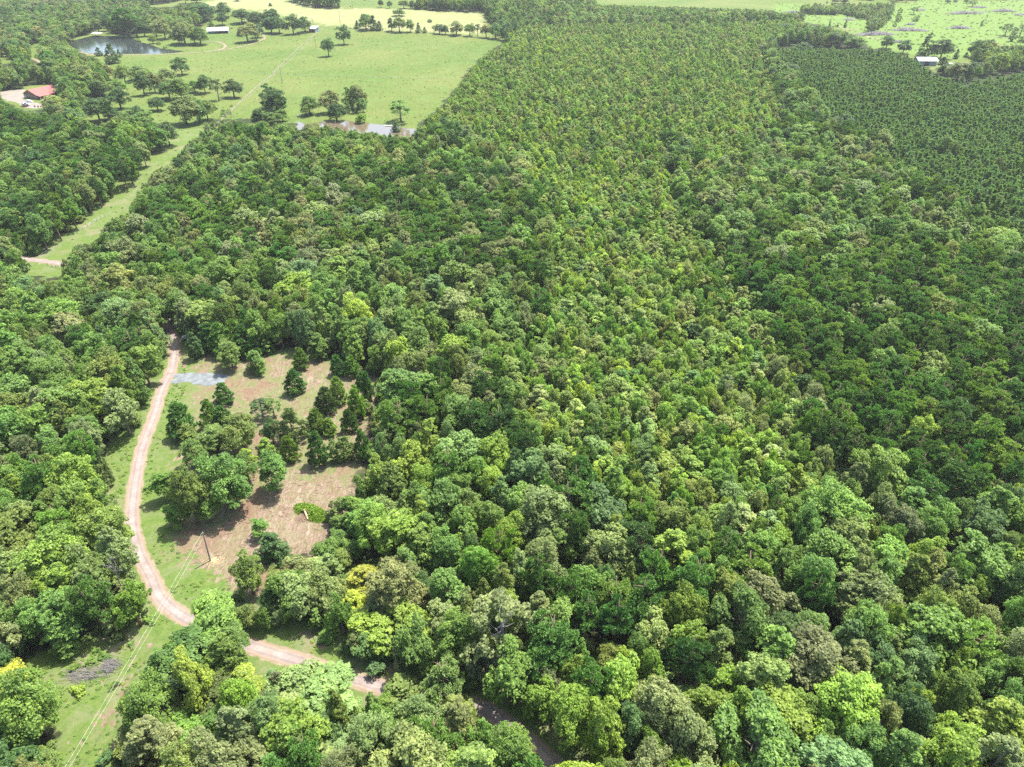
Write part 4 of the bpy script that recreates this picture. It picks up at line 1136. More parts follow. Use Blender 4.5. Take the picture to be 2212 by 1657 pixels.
def slab(m, a, b_, c, d, t):
    """roof plane a-b-c-d (counter-clockwise from above) with thickness t"""
    P = [np.array(p, float) for p in (a, b_, c, d)]
    n_ = np.cross(P[1] - P[0], P[2] - P[0]); n_ /= np.linalg.norm(n_)
    Q = [p - n_ * t for p in P]
    m.add(P + Q, [(0, 1, 2, 3), (7, 6, 5, 4), (0, 4, 5, 1), (1, 5, 6, 2), (2, 6, 7, 3), (3, 7, 4, 0)])

def roof_ribs(m, a, b_, c, d, n, t=.06):
    P = [np.array(p, float) for p in (a, b_, c, d)]
    for i in range(1, n):
        k = i / n; p = P[0] + (P[1] - P[0]) * k; q = P[3] + (P[2] - P[3]) * k
        m.tube([p + (0, 0, t * .5), q + (0, 0, t * .5)], t, 4)

def gable_shell(root, L_, W_, wall, ridge, mw, mr, over=.5, open_front=False, ribs=12):
    """length along x, width along y; front is -y"""
    w = MB(); t = .15
    if not open_front: w.box((0, -W_ / 2, wall / 2), (L_, t, wall))
    w.box((0, W_ / 2, wall / 2), (L_, t, wall))
    for sx in (-1, 1):
        x = sx * (L_ / 2 - t / 2 - .003)
        V = [(x - t / 2, -W_ / 2 + t / 2, 0), (x - t / 2, W_ / 2 - t / 2, 0), (x - t / 2, W_ / 2 - t / 2, wall), (x - t / 2, 0, ridge - .1), (x - t / 2, -W_ / 2 + t / 2, wall)]
        V += [(a + t, b_, c) for a, b_, c in V]
        w.add(V, [(0, 1, 2, 3, 4)[::-1], (5, 6, 7, 8, 9)] + [(i, (i + 1) % 5, 5 + (i + 1) % 5, 5 + i) for i in range(5)])
    w.build('wall', mw, root)
    r = MB(); s_ = (ridge - wall) / (W_ / 2); oy = W_ / 2 + over; oz = wall - over * s_ + .12; X = L_ / 2 + over
    f_ = [(-X, -oy, oz), (X, -oy, oz), (X, 0, ridge + .12), (-X, 0, ridge + .12)]
    b_ = [(X, oy, oz), (-X, oy, oz), (-X, 0, ridge + .12), (X, 0, ridge + .12)]
    slab(r, *f_, .1); slab(r, *b_, .1); roof_ribs(r, *f_, ribs); roof_ribs(r, *b_, ribs)
    return r.build('roof', mr, root)

def corner_frame(pl, pr):
    a = G(*pl); b_ = G(*pr); v = b_ - a
    return a, b_, float(np.hypot(v[0], v[1])), math.atan2(v[1], v[0])

# long open shed with a white roof beyond the pond
k = 200 / 1271 * .54
cvt = lambda x, y: ((780 * .54) + x * k, 80 * .54 + y * k)
a, b_, L_, ang_ = corner_frame(cvt(335, 358), cvt(845, 342))
Wd = 9.0
c0 = (a + b_) / 2 + np.array([-math.sin(ang_), math.cos(ang_), 0]) * Wd / 2
sh = empty('long_shed', c0, ang_, 'long open-fronted shed with a bright white metal roof, right of the upper pond', 'shed')
gable_shell(sh, L_, Wd, 2.9, 5.2, M_GREYWALL, M_WHITE, .7, True, 16)
fl = MB(); fl.box((0, 0, .05), (L_ - .4, Wd - .4, .1)); fl.build('floor', M_INTERIOR_SHADE, sh)  # floor coloured near-black to paint in the dark of the interior
for i in range(7):
    p_ = MB(); p_.box((-L_ / 2 + .3 + i * (L_ - .6) / 6, -Wd / 2, 1.45), (.22, .22, 2.9)); p_.build('post', M_POST, sh)
hy = MB()
for i in range(9): hy.box((-L_ / 2 + 2 + i * 2.0, 1.5 + (i % 2), .9), (1.7, 2.2, 1.7), .1 * i)
tag(hy.build('stored_goods', M_BLUEW, None, False, tuple(c0), ang_), 'row of blue-grey stored goods inside the long white-roofed shed', 'goods')
tp = MB(); tp.box((-L_ / 2 + 3.6, -2.2, .8), (5.5, 2.2, 1.4)); tp.box((-L_ / 2 + 3.6, -2.2, 1.55), (5.7, 2.4, .08))
tag(tp.build('covered_trailer', M_TEAL, None, False, tuple(c0), ang_), 'teal covered trailer at the left end of the long shed', 'trailer')

# little hay shed on the fence line
k = 180 / 1271 * .54
cvt = lambda x, y: ((1180 * .54) + x * k, 60 * .54 + y * k)
a, b_, L_, ang_ = corner_frame(cvt(402, 492), cvt(565, 500))
sd = empty('small_shed', (a + b_) / 2 + np.array([-math.sin(ang_), math.cos(ang_), 0]) * 4, ang_, 'small red-brown shed with a white lean-to roof on the pasture fence line', 'shed')
w = MB(); w.box((0, -4, 1.7), (L_, .15, 3.4)); w.box((-L_ / 2, 0, 2.0), (.15, 7.8, 3.6)); w.build('wall', M_BROWNW, sd)
w = MB(); w.box((L_ / 2, 0, 2.0), (.15, 7.8, 3.6)); w.box((0, 4, 2.3), (L_, .15, 4.4)); w.build('side_wall', M_BLUEW, sd)
w = MB(); slab(w, (-L_ / 2 - .6, -4.7, 3.6), (L_ / 2 + .6, -4.7, 3.6), (L_ / 2 + .6, 4.6, 4.9), (-L_ / 2 - .6, 4.6, 4.9), .12); w.build('roof', M_WHITE, sd)
w = MB(); w.box((L_ * .2, -4.09, 1.1), (1.6, .04, 2.2)); w.build('door', M_INTERIOR_SHADE, sd)  # near-black panel on the solid wall paints the shade of an opening

# barn at the right
k = 220 / 1271 * .54
cvt = lambda x, y: ((3640 * .54) + x * k, 200 * .54 + y * k)
a, b_, L_, ang_ = corner_frame(cvt(180, 378), cvt(590, 380))
Wd = 10
bn = empty('barn', (a + b_) / 2 + np.array([-math.sin(ang_), math.cos(ang_), 0]) * Wd / 2, ang_, 'grey barn with a white roof and dark doorway at the edge of the pine plantation', 'barn')
gable_shell(bn, L_, Wd, 4.3, 6.0, M_GREYWALL, M_WHITE, .9, False, 14)
w = MB(); w.box((-.6, -Wd / 2 - .1, 1.95), (3.6, .06, 3.9)); w.build('door', M_INTERIOR_SHADE, bn)  # doorway is a panel on a closed wall, its inner shade painted near-black
w = MB()
for i in range(1, 16): w.box((-L_ / 2 + i * L_ / 16, -Wd / 2 - .085, 2.1), (.05, .03, 4.2))
w.build('wall_ribs', M_GREYWALL, bn)
a = G(*cvt(915, 372)); w = MB(); 
w.box((0, 0, 1.1), (3.2, 2.2, 1.8)); w.box((0, 0, 2.04), (3.4, 2.4, .08)); w.tube([(-1, -1.2, .35), (-1, 1.2, .35)], .35, 10); w.tube([(1, -1.2, .35), (1, 1.2, .35)], .35, 10)
tag(w.build('white_trailer', M_WHITE, None, False, tuple(a)), 'small white trailer half hidden behind the oaks right of the barn', 'trailer')

# red roofed house
k = 300 / 1271 * .54
cvt = lambda x, y: (x * k, 310 * .54 + y * k)
e1 = G(*cvt(480, 212), 5.6); e2 = G(*cvt(868, 128), 5.6)
v = e2 - e1; L_ = float(np.hypot(v[0], v[1])); ang_ = math.atan2(v[1], v[0]); Wd = 13.0
hs = empty('house', ((e1 + e2) / 2 * np.array([1, 1, 0])), ang_, 'brick house with a pinkish red metal roof among oaks at the left edge', 'house')
gable_shell(hs, L_, Wd, 2.9, 5.6, M_BRICK, M_RED, .6, False, 20)
for i in range(3):
    w = MB(); w.box((-L_ / 2 - .06, -4 + i * 3.2, 1.5), (.06, 1.3, 1.3)); win = w.build('window', M_TRIM, hs)
    w = MB(); w.box((-L_ / 2 - .1, -4 + i * 3.2, 1.5), (.04, 1.1, 1.1)); w.build('pane', M_GLASS, win)
for i in range(5):
    w = MB(); w.box((-L_ / 2 + 3 + i * 3.2, -Wd / 2 - .1, 1.5), (1.4, .06, 1.3)); win = w.build('window', M_TRIM, hs)
    w = MB(); w.box((-L_ / 2 + 3 + i * 3.2, -Wd / 2 - .14, 1.5), (1.2, .04, 1.1)); w.build('pane', M_GLASS, win)
w = MB(); w.box((-L_ / 2 - .08, 5, 1.05), (.06, 1.0, 2.1)); w.build('door', M_TRIM, hs)
# porch at the near corner and a wing under its own roof
w = MB(); slab(w, (-L_ / 2 - .6, -Wd / 2 - 3.6, 2.3), (L_ * .12, -Wd / 2 - 3.6, 2.3), (L_ * .12, -Wd / 2 - .55, 2.75), (-L_ / 2 - .6, -Wd / 2 - .55, 2.75), .1); w.build('porch_roof', M_RED, hs)
for i in range(4):
    w = MB(); w.box((-L_ / 2 - .2 + i * 4.2, -Wd / 2 - 3.3, 1.12), (.15, .15, 2.2)); w.build('porch_post', M_TRIM, hs)
w = MB(); w.box((L_ / 2 - 4.4, -Wd / 2 - 2.6, 1.4), (7.5, 5.0, 2.8)); w.build('wing', M_BRICK, hs)
w = MB(); x0, x1, xm = L_ / 2 - 8.6, L_ / 2 - .2, L_ / 2 - 4.4
for A_ in (((x0, -Wd / 2 - 5.6, 2.8), (xm, -Wd / 2 - 5.6, 4.7), (xm, -1.5, 4.7), (x0, -1.5, 2.8)), ((xm, -Wd / 2 - 5.6, 4.7), (x1, -Wd / 2 - 5.6, 2.8), (x1, -1.5, 2.8), (xm, -1.5, 4.7))): slab(w, *A_, .1)
w.build('wing_roof', M_RED, hs)

# cars
M_CARW = plain('white_paint', (.72, .73, .74), .25, .03, 1, spec=.6)
M_CARG = plain('silver_paint', (.45, .50, .52), .25, .03, 1, metal=.4, spec=.6)
M_TYRE = plain('tyre_rubber', (.02, .02, .02), .9, .1, 3)
def extrude_y(m, prof, w_, inset=0):
    n = len(prof); V = [(x, -w_ / 2, z) for x, z in prof] + [(x, w_ / 2, z) for x, z in prof]
    m.add(V, [tuple(range(n)), tuple(range(2 * n - 1, n - 1, -1))] + [(i, i + n, (i + 1) % n + n, (i + 1) % n) for i in range(n)])
def pickup(loc, rz, mat, label):
    r = empty('pickup_truck', loc, rz, label, 'pickup truck')
    b = MB(); extrude_y(b, [(-2.7, .45), (-2.75, 1.0), (-.75, 1.02), (-.75, 1.1), (.9, 1.12), (2.5, 1.0), (2.72, .85), (2.75, .42)], 1.9)
    for s_ in (-1, 1): b.box((-1.75, s_ * .92, 1.12), (1.95, .06, .2))
    b.build('body', mat, r)
    b = MB(); extrude_y(b, [(-.72, 1.1), (-.62, 1.68), (.35, 1.72), (.95, 1.1)], 1.62); b.build('cab', M_GLASS, r)
    b = MB(); b.box((-.12, 0, 1.745), (1.1, 1.55, .06)); b.build('cab_roof', mat, r)
    for sx in (-1.7, 1.75):
        for sy in (-.9, .9):
            b = MB(); b.tube([(sx, sy - .13, .38), (sx, sy + .13, .38)], .38, 14); b.build('wheel', M_TYRE, r)
    for sy in (-.65, .65):
        b = MB(); b.box((2.74, sy, .78), (.05, .35, .18)); b.build('headlight', M_TRIM, r)
k = 300 / 1271 * .54
cvt = lambda x, y: (x * k, 310 * .54 + y * k)
pickup(G(*cvt(450, 468)), -.15, M_CARW, 'white pickup truck parked on the pale yard before the red-roofed house')
p = G(*cvt(420, 500))
w = MB(); w.box((0, 0, .45), (4.6, 1.9, .12)); w.box((0, -.9, .6), (4.6, .06, .3)); w.box((0, .9, .6), (4.6, .06, .3)); w.box((2.9, 0, .42), (1.4, .12, .1))
for sx in (-.6, .3):
    for sy in (-1.0, 1.0): w.tube([(sx, sy - .1, .32), (sx, sy + .1, .32)], .32, 10)
tag(w.build('flat_trailer', M_BROWNW, None, False, tuple(p), -.2), 'low brown flat trailer in front of the white pickup', 'trailer')
for j, (x, y, mt, nm, lb) in enumerate(((592, 500, M_BROWNW, 'red_barrel', 'leftmost red-brown barrel on the pale yard'), (650, 505, M_BROWNW, 'red_barrel', 'middle red-brown barrel on the pale yard'), (700, 502, M_RED, 'red_barrel', 'right red barrel on the pale yard, near the oak'))):
    p = G(*cvt(x, y)); w = MB(); w.tube([(0, 0, 0), (0, 0, .25), (0, 0, .6), (0, 0, .9)], [.42, .46, .46, .42], 12); tag(w.build(nm, mt, None, False, tuple(p)), lb, 'barrel', 'barrels on the yard')
p = G(*cvt(487, 420)); w = MB(); extrude_y(w, [(-2.2, .35), (-2.25, .8), (-1.6, .95), (-1.0, 1.4), (.6, 1.42), (1.2, .95), (2.1, .85), (2.2, .35)], 1.75)
car = empty('parked_car', p, .1, 'white car parked between the pickup and the red-roofed house', 'car')
w.build('body', M_CARW, car)
w = MB(); extrude_y(w, [(-1.42, 1.0), (-.98, 1.36), (.58, 1.38), (1.05, 1.0)], 1.79); w.build('side_windows', M_GLASS, car)
for sx in (-1.4, 1.35):
    for sy in (-.82, .82):
        w = MB(); w.tube([(sx, sy - .1, .33), (sx, sy + .1, .33)], .33, 12); w.build('wheel', M_TYRE, car)
# truck in the shade at the top of the clearing
k = 200 / 1271 * .54
cvt = lambda x, y: (700 * .54 + x * k, 1310 * .54 + y * k)
pickup(G(*cvt(430, 300)), .12, M_CARG, 'silver pickup truck parked in tree shade at the top of the clearing')

# dock with a white canopy on the pond
k = 220 / 1271 * .54
cvt = lambda x, y: (240 * .54 + x * k, 80 * .54 + y * k)
a, b_, L_, ang_ = corner_frame(cvt(765, 385), cvt(930, 395))
L_ = max(L_, 6.5)
dk = empty('boat_dock', (a + b_) / 2 + np.array([0, 2.2, 0]), ang_, 'small boat dock with a flat white canopy on the far bank of the pond', 'dock')
w = MB(); w.box((0, 0, .5), (L_, 4.4, .15)); w.build('deck', M_POST, dk)
for sx in (-1, 1):
    for sy in (-1, 1):
        w = MB(); w.box((sx * (L_ / 2 - .3), sy * 1.9, 1.5), (.14, .14, 3.0)); w.build('post', M_POST, dk)
w = MB(); slab(w, (-L_ / 2 - .6, -2.9, 2.9), (L_ / 2 + .6, -2.9, 2.9), (L_ / 2 + .6, 2.9, 3.4), (-L_ / 2 - .6, 2.9, 3.4), .1); w.build('canopy', M_WHITE, dk)
# pale roof glimpsed in the woods left of the pond
a = G(*C1((590, 245))); cb = empty('cabin', a, -.5, 'grey-roofed cabin glimpsed between trees left of the pond', 'cabin')
gable_shell(cb, 9, 6, 5.2, 7.6, M_GREYWALL, plain('grey_roof', (.45, .44, .43), .6, .1, 1), .5, False, 8)
w = MB(); w.box((-1, -3.11, 1.1), (1, .05, 2.1)); w.build('door', M_BROWNW, cb)
# jon boat at the brown pond
p = G(690 + 30 * .1, 268); p = G(*C2((1022, 930)))
w = MB(); V = [(-2.2, -.6, .35), (1.6, -.6, .35), (2.3, -.35, .45), (2.3, .35, .45), (1.6, .6, .35), (-2.2, .6, .35), (-2.1, -.45, 0.02), (1.4, -.45, .02), (1.9, -.25, .1), (1.9, .25, .1), (1.4, .45, .02), (-2.1, .45, .02)]
w.add(V, [(6 + i, 6 + (i + 1) % 6, (i + 1) % 6, i) for i in range(6)] + [(11, 10, 9, 8, 7, 6)])
w.box((-.9, 0, .26), (.3, .95, .05)); w.box((.7, 0, .26), (.3, .95, .05))
tag(w.build('rowing_boat', M_TRIM, None, False, (p[0], p[1], .06), .1), 'small white flat-bottomed boat on the edge of the brown pond', 'boat')

# hay bales on the far field
M_HAY = plain('dry_hay', (.30, .24, .13), .95, .25, 3)
for j, (x, y, lb) in enumerate(((741, 50, 'round hay bale by the pole on the farthest field'), (883, 14, 'round hay bale high on the farthest field, right of the pole'), (845, 6, 'round hay bale at the very top of the photo'))):
    p = G(*C2((x, y))); w = MB(); w.tube([(-.75, 0, .8), (-.7, 0, .8), (.7, 0, .8), (.75, 0, .8)], [.74, .82, .82, .74], 18)
    tag(w.build('hay_bale', M_HAY, None, False, tuple(p), .4 + j), lb, 'hay bale', 'round hay bales on the far field')

# cattle resting under the oak
def cow(loc, rz, mat, label, lying=True):
    me = bpy.data.meshes.new('cow')
    z = .55 if lying else 1.1
    J = [(-.9, 0, z), (-.3, 0, z), (.4, 0, z + .02), (.9, 0, z + .3), (1.15, 0, z + .42), (1.5, 0, z + .3)]
    R_ = [(.28, .3), (.36, .38), (.36, .4), (.2, .24), (.15, .17), (.09, .1)]
    E_ = [(0, 1), (1, 2), (2, 3), (3, 4), (4, 5)]
    for x, k_ in ((-.75, 0), (.5, 2)):
        for s_ in (-1, 1):
            i0 = len(J)
            if lying: J += [(x + .1, s_ * .32, .3), (x + .45, s_ * .42, .1), (x + .1, s_ * .45, .06)]
            else: J += [(x, s_ * .22, z - .3), (x + .05, s_ * .22, .5), (x, s_ * .22, .03)]
            R_ += [(.13, .14), (.08, .08), (.05, .05)]
            E_ += [(k_, i0), (i0, i0 + 1), (i0 + 1, i0 + 2)]
    i0 = len(J); J += [(-1.12, 0, z + .05), (-1.2, .03, z - .4)]; R_ += [(.05, .05), (.03, .03)]; E_ += [(0, i0), (i0, i0 + 1)]
    for s_ in (-1, 1): J.append((1.08, s_ * .25, z + .5)); R_.append((.05, .04)); E_.append((4, len(J) - 1))
    me.from_pydata(J, E_, []); o = bpy.data.objects.new('cow', me); COL.objects.link(o)
    sk = o.modifiers.new('skin', 'SKIN')
    for i, v in enumerate(me.skin_vertices[0].data): v.radius = R_[i]; v.use_root = (i == 1)
    o.modifiers.new('sub', 'SUBSURF').levels = 1
    me.materials.append(mat); o.location = loc; o.rotation_euler = (0, 0, rz)
    tag(o, label, 'cow', 'cattle in the shade of the pasture oak')
M_COWW = plain('pale_hide', (.62, .58, .52), .8, .1, 2); M_COWB = plain('black_hide', (.02, .018, .016), .7, .1, 2)
cow(G(*C2((365, 858))), .2, M_COWW, 'pale cow lying in the pasture oak shade')
cow(G(*C2((415, 855))), 1.4, M_COWB, 'black cow lying in the pasture oak shade')
cow(G(*C2((452, 852))), 2.6, M_COWB, 'black cow standing right of the oak trunk in the shade', False)

# ------------------------------------------------------------------ poles, wires, fences
M_WIRE = plain('pale_wire', (.36, .35, .33), .5, .05, 1, metal=.3)
M_POLE = plain('pole_wood', (.20, .19, .15), .85, .2, 3)
M_CER = plain('grey_ceramic', (.5, .5, .52), .3, .1, 3)
def upole(base, top_px, label, arm=True, rz=.9, r=.14, hmax=None):
    h = height_at(base[0], base[1], base[2], top_px[1])
    if hmax: h = hmax
    q = PR(base[0], base[1], base[2] + h)
    dx = (top_px[0] - q[0]) * q[2] / F
    root = empty('utility_pole', base, 0, label, 'utility pole', 'wooden utility poles along the power line')
    m = MB(); m.tube([(0, 0, -.4), (dx * .5, 0, h * .5), (dx, 0, h)], [r * 1.25, r, r * .8], 10); m.build('pole', M_POLE, root)
    tops = []
    if arm:
        m = MB(); m.box((dx, 0, h - .7), (2.2, .12, .14), rz); m.build('crossarm', M_POLE, root)
        for s_ in (-1, 0, 1):
            x = dx + s_ * 1.0 * math.cos(rz); y = s_ * 1.0 * math.sin(rz)
            m = MB(); m.tube([(x, y, h - .62), (x, y, h - .45), (x, y, h - .4)], [.06, .08, .03], 8); m.build('insulator', M_CER, root)
            tops.append(np.array(base) + (x, y, h - .4))
    else:
        m = MB(); m.tube([(dx - .12, 0, h - .35), (dx - .3, 0, h - .3)], [.05, .08], 8); m.build('insulator', M_CER, root)
        m = MB(); m.tube([(dx - .1, 0, h - 1.5), (dx - .24, 0, h - 1.5)], [.04, .06], 8); m.build('insulator', M_CER, root)
        tops = [np.array(base) + (dx - .3, 0, h - .3), np.array(base) + (dx - .24, 0, h - 1.5)]
    return tops
def wire(a, b_, sag, r, label, group):
    m = MB(); pts = []
    for i in range(25):
        t = i / 24; p = a + (b_ - a) * t; pts.append((p[0], p[1], p[2] - 4 * sag * t * (1 - t)))
    m.tube(pts, r, 5); tag(m.build('power_line', M_WIRE), label, 'power line', group)
sF = .54
T = upole(G(841 * sF, 2243 * sF), (811 * sF, 2129 * sF), 'bare wooden pole standing on pale sawdust in the scraped clearing', False)
for t_, px, zz, lb in ((T[0], (136, 1657), 7.6, 'upper pale wire running from the clearing pole over the road and glade'), (T[1], (146, 1657), 6.4, 'lower pale wire running from the clearing pole over the road and glade')):
    e = G(px[0], px[1], zz); e2 = t_ + (e - t_) * 1.5; e2[2] = t_[2]
    wire(t_, e2, .7, .015, lb, None)
cp = G(850 * sF, 2241 * sF)
m = MB()
for i in range(260):
    a_ = rnd.uniform(0, 6.28); q = abs(rnd.gauss(0, 1.0)); m.box((cp[0] + .3 + q * math.cos(a_), cp[1] + q * math.sin(a_) * .8, .02 + .1 * max(0, 1 - q)), (.16, .1, .03), rnd.uniform(0, 3))
tag(m.build('sawdust', plain('fresh_sawdust', (.42, .32, .16), .95, .2, 3)), 'pale yellow sawdust and chips round the foot of the clearing pole', None, None, 'stuff')

def c2p(x, y): return C2((x, y))
P = []
P.append(upole(G(*C1((1862, 950))), C1((1850, 880)), 'wooden pole with crossarm nearest the camera on the pasture edge, by bushes'))
P.append(upole(G(*c2p(238, 615)), c2p(218, 497), 'wooden pole with crossarm beside the pasture fence corner'))
P.append(upole(G(*c2p(487, 368)), c2p(473, 258), 'wooden pole standing just below the small red-brown shed'))
P.append(upole(G(*c2p(665, 182)), c2p(655, 80), 'wooden pole behind the lone pasture oak on the pale hillside'))
P.append(upole(G(*c2p(757, 68)), c2p(748, -12), 'wooden pole farthest off, at the top edge of the photo'))
Lp = G(-60, 640, 11.0)
for j in range(3):
    side = ('left', 'middle', 'right')[j]
    for n_, (A_, B_, nm) in enumerate(((P[0], P[1], 'between the bush-side pole and the fence-corner pole'), (P[1], P[2], 'between the fence-corner pole and the shed pole'), (P[2], P[3], 'from the shed pole up to the hillside pole'), (P[3], P[4], 'from the hillside pole to the farthest pole'))):
        wire(A_[j], B_[j], 1.2, .014, f'{side} wire {nm}', 'wires of the pasture power line')
    wire(P[0][j], Lp + np.array([j * 1.2, -j * .6, 0]), 4.5, .013, f'{side} wire over the grassy power corridor', 'wires over the corridor')
root = empty('leaning_pole', G(*c2p(468, 196)), 0, 'dead grey leaning snag just behind the small red-brown shed', 'dead tree')
m = MB(); m.tube([(0, 0, 0), (-.2, 0, 4), (-.5, 0, 7), (-1.6, 0, 9)], [.25, .2, .14, .05], 7); m.build('trunk', M_GREYWOOD, root)
m = MB(); m.tube([(-.3, 0, 5), (-1.4, .3, 6.4)], [.08, .03], 5); m.tube([(-.4, 0, 6.2), (.5, .2, 7.6)], [.07, .02], 5); m.build('branches', M_GREYWOOD, root)

def fence(pts, label, step=7.0, n_max=95, hgt_=1.25, group='fences of the pasture'):
    path = np.array([G(*p)[:2] for p in pts]); seg = np.hypot(*np.diff(path, axis=0).T); tot = seg.sum()
    step = max(step, tot / n_max); cum = np.concatenate([[0], np.cumsum(seg)])
    o0 = np.array([path[0][0], path[0][1], float(terrain(*path[0]))])
    root = empty('wire_fence', o0, 0, label, 'fence', group)
    pm = MB(); pm.tube([(0, 0, -.2), (0, 0, hgt_)], .075, 6); me = pm.mesh('fence_post', M_POST)
    tops = []
    t = 0
    while t <= tot:
        x = np.interp(t, cum, path[:, 0]); y = np.interp(t, cum, path[:, 1]); z = float(terrain(x, y))
        o = bpy.data.objects.new('post', me); COL.objects.link(o); o.parent = root; o.location = (x - o0[0], y - o0[1], z - o0[2])
        tops.append((x - o0[0], y - o0[1], z - o0[2])); t += step
    w = MB()
    for hh in (.45, .85, 1.15): w.tube([(a_, b__, c_ + hh) for a_, b__, c_ in tops], .018, 4)
    w.build('wire', M_WIRE, root)
fence([c2p(160, 545), c2p(500, 566), c2p(900, 575), c2p(1300, 582), c2p(1520, 585)], 'long wire fence crossing the big pasture from side to side')
fence([C1((1530, 562)), C1((1800, 575)), C1((2200, 602))], 'wire fence at the far side of the left pasture, below the track')
fence([C1((2195, 604)), C1((1990, 775)), C1((1870, 892)), C1((1600, 1118))], 'wire fence following the brown strip down the power corridor')
fence([c2p(165, 545), c2p(330, 385), c2p(480, 255)], 'wire fence climbing from the fence corner to the small shed')
fence([c2p(500, 205), c2p(640, 212), c2p(770, 222), c2p(1000, 236), c2p(1320, 247), c2p(1700, 285), c2p(1880, 300)], 'wire fence along the tree row at the top of the big pasture', 9)
fence([(104, 574), (120, 578), (132, 583)], 'short run of dark fence posts below the road at the left', 2.2, group='')
fence([(180, 496), (210, 478), (235, 462)], 'broken dark fence posts in the power corridor', 3.0, group='')

# ------------------------------------------------------------------ piles of wood and brush
def slash(px, wpx, depth_, hgt_, n, mat, label, seed, name='brush_pile', lr=(1.2, 3.0), rad=.05):
    g = np.random.default_rng(seed); p = G(*px); d = PR(*p)[2]; wm = wpx * d / F
    m = MB()
    for i in range(n):
        x = g.normal(0, wm * .24); y = g.normal(0, depth_ * .24); z = abs(g.normal(0, .4)) * hgt_ * max(.15, 1 - (2 * x / wm) ** 2 * .8)
        a_ = g.normal(0, .35 if 'glade' in label else .7) + (math.pi if g.uniform() < .5 else 0); L_ = g.uniform(*lr); e = g.normal(0, .22)
        v_ = np.array([math.cos(a_) * L_ / 2, math.sin(a_) * L_ / 2 * .8, e * L_ / 2]); c = np.array([x, y, z + .12])
        m.tube([c - v_, c + (0, 0, .05), c + v_], [rad, rad * .8, rad * .3], 4, cap=False)
    return tag(m.build(name, mat, None, False, tuple(p)), label, 'brush pile', 'piles of dead wood')
slash(C9((650, 960)), 290 * .2833, 3.4, .3, 130, M_GREYWOOD, 'spread of grey fallen branches lying in the sunny glade', 1, 'dead_branches', (1.5, 5.0), .028)
slash(C9((845, 885)), 110 * .2833, 3.2, .5, 230, M_GREYWOOD, 'denser grey heap of dead branches beside the wires in the glade', 2, 'dead_branches', (.8, 2.4), .028)
sc4 = lambda x, y: C4((x, y))
M_SLASH = plain('grey_slash', (.27, .24, .25), .9, .25, .8)
for j, (x, y, w_, n, lb) in enumerate(((900, 310, 330, 420, 'long grey pile of cleared wood above the plantation, left of two'), (1180, 275, 300, 420, 'long grey pile of cleared wood right of the thicket'), (1640, 255, 170, 260, 'grey pile of cleared wood alone in the middle of the cleared field'),
        (1200, 222, 70, 120, 'small grey wood pile above the long ones'), (650, 180, 80, 120, 'small grey wood pile left of the thicket'), (1700, 122, 330, 320, 'long thin grey wood pile far up the cleared field'), (2030, 104, 190, 220, 'grey wood pile at the upper right of the cleared field'),
        (2180, 135, 90, 120, 'grey wood pile at the right edge of the photo'), (1820, 70, 120, 120, 'faint grey wood pile near the top of the cleared field'), (1100, 378, 70, 90, 'small grey wood pile between two dark trees above the plantation'), (150, 110, 120, 120, 'grey wood pile at the left end of the cleared field'), (1300, 92, 60, 80, 'small grey wood pile right of the thicket top'))):
    slash(sc4(x, y), w_ * .2431, 9 if w_ > 150 else 5, 2.6 if w_ > 150 else 1.5, n, M_SLASH, lb, 20 + j, lr=(2, 6), rad=.22)
# heap of cut green boughs with logs
k = 200 / 1271 * .54
cvt = lambda x, y: (1150 * .54 + x * k, 1980 * .54 + y * k)
gp = G(*cvt(600, 480)); g = np.random.default_rng(4)
n = 5200
ang = g.uniform(0, 2 * PI, n); rr = np.sqrt(g.uniform(0, 1, n))
lx = rr * np.cos(ang) * 4.2; ly = rr * np.sin(ang) * 2.2 - lx * .45 + .3
top = 1.1 * np.clip(1 - rr ** 1.6, 0, 1) * (1 + .3 * np.sin(lx * 3) * np.cos(ly * 2.5))
keep = ~((lx < -.4) & (lx > -2.6) & (ly < .1 - lx * .2))
C_ = np.stack([lx, ly, top * g.uniform(.55, 1.05, n) + .05], 1)[keep]
D_ = unit(np.stack([g.normal(.4, .6, len(C_)), g.normal(-.4, .6, len(C_)), g.normal(.15, .3, len(C_))], 1))
V, Fq = needle_cards(g, C_, D_, .5, .09)
sh_ = np.clip(np.repeat(g.normal(.6, .2, len(C_)), 4), 0, 1)
cut = empty('cut_bough_pile', gp, 0, 'heap of freshly cut bright green boughs with peeled logs in the scraped clearing', 'brush pile')
o = bpy.data.objects.new('boughs', mesh_np('boughs', V, [Fq], [M_NEEDLE], shade=sh_)); COL.objects.link(o); o.parent = cut; o['tint'] = (.15, .25, .03)
M_LOG = plain('peeled_log', (.46, .31, .19), .7, .12, 3)
for a_, b__, r_ in ((cvt(435, 430), cvt(525, 635), .2), (cvt(520, 430), cvt(590, 560), .15), (cvt(465, 460), cvt(490, 600), .1)):
    p1, p2 = G(*a_) - gp, G(*b__) - gp
    m = MB(); m.tube([p1 + (0, 0, .75), p2 + (0, 0, .2)], [r_, r_ * 1.15], 10); m.build('log', M_LOG, cut)
m = MB()
for i in range(160):
    x, y = g.normal(-1.2, .8), g.normal(-1.6, .7); a_ = g.uniform(0, PI); L_ = g.uniform(.3, .9)
    m.tube([(x, y, .05), (x + math.cos(a_) * L_, y + math.sin(a_) * L_, g.uniform(.05, .3))], .025, 4)
m.build('twigs', M_STICK, cut)

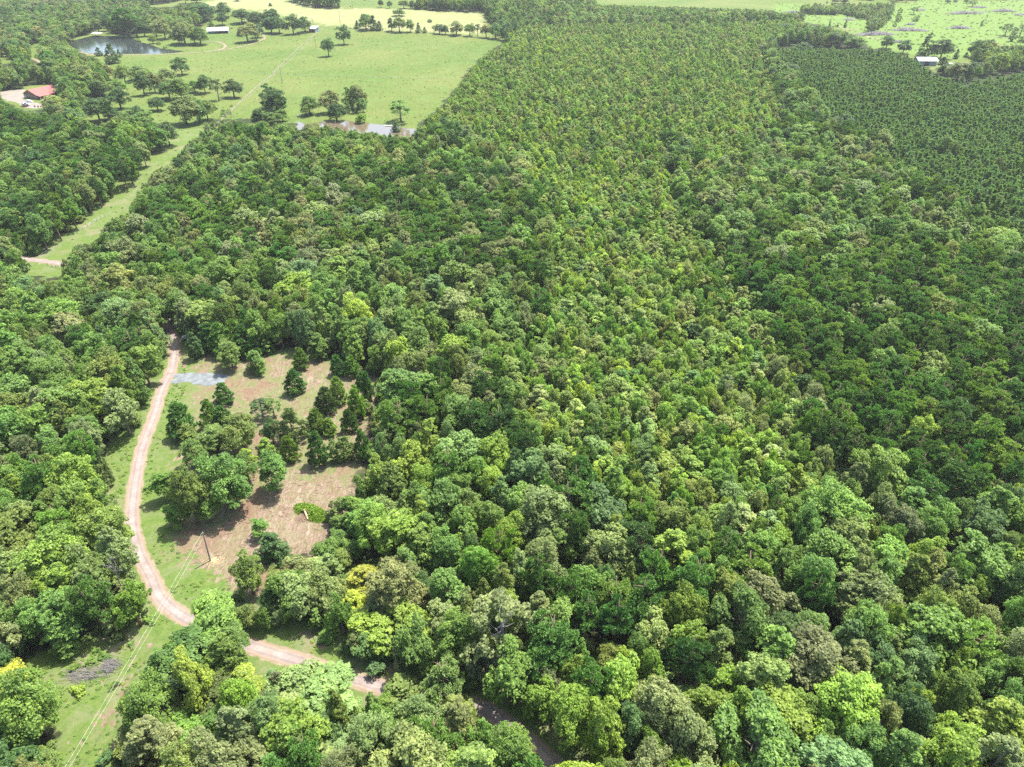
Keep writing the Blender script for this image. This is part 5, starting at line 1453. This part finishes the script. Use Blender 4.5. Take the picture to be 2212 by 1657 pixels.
# dead snags showing pale limbs above the canopy
def snag(px, h, label, seed, zt):
    g = np.random.default_rng(seed); q = G(px[0], px[1], zt)
    root = empty('dead_tree', (q[0], q[1], float(terrain(q[0], q[1]))), 0, label, 'dead tree', 'dead grey trees in the forest')
    m = MB(); m.tube([(0, 0, 0), (g.normal(0, .2), .1, h * .5), (g.normal(0, .5), .2, h)], [.16, .10, .02], 7); m.build('trunk', M_SNAG, root)
    m = MB()
    for i in range(16):
        z = h * g.uniform(.6, .97); a_ = g.uniform(0, 6.28); L_ = (h - z) * .25 + g.uniform(.5, 1.2)
        p0 = np.array([0, .1, z]); p1 = p0 + (math.cos(a_) * L_ * .55, math.sin(a_) * L_ * .55, L_ * .4); p2 = p0 + (math.cos(a_ + .3) * L_, math.sin(a_ + .3) * L_, L_ * .9)
        m.tube([p0, p1, p2], [.035, .022, .008], 5, cap=False)
        for _ in range(3):
            w_ = g.normal(0, .3, 3); m.tube([p1, p1 + w_ + (0, 0, .25)], [.012, .004], 4, cap=False)
    m.build('branches', M_SNAG, root)
M_SNAG = plain('bleached_wood', (.19, .18, .165), .85, .25, 3)
snag((1580, 815), 13, 'dead grey tree showing bare limbs among the crowns right of centre', 1, 12)
#snag((1205, 1585), 13, 'pale dead tree at the bottom, right of the shaded road end', 3, 12)
#snag((1490, 1600), 13, 'bleached bare tree near the bottom edge, right of centre', 4, 12)
snag((395, 640), 14, 'bleached bare limbs beside the road where it enters the woods', 6, 12)
snag((240, 1220), 12, 'pale leaning dead limbs in the dark woods left of the road bend', 7, 10)

# ------------------------------------------------------------------ haze
hz = MB(); hz.box((0, 1900, 55.5), (7400, 5400, 115))
m = bpy.data.materials.new('haze'); m.use_nodes = True
nt = m.node_tree; nt.nodes.remove(nt.nodes['Principled BSDF'])
pv = nt.nodes.new('ShaderNodeVolumePrincipled')
pv.inputs['Density'].default_value = .000075
pv.inputs['Color'].default_value = (.93, .97, 1, 1)
pv.inputs['Anisotropy'].default_value = .2
nt.links.new(pv.outputs[0], nt.nodes['Material Output'].inputs['Volume'])
tag(hz.build('haze', m), kind='stuff')
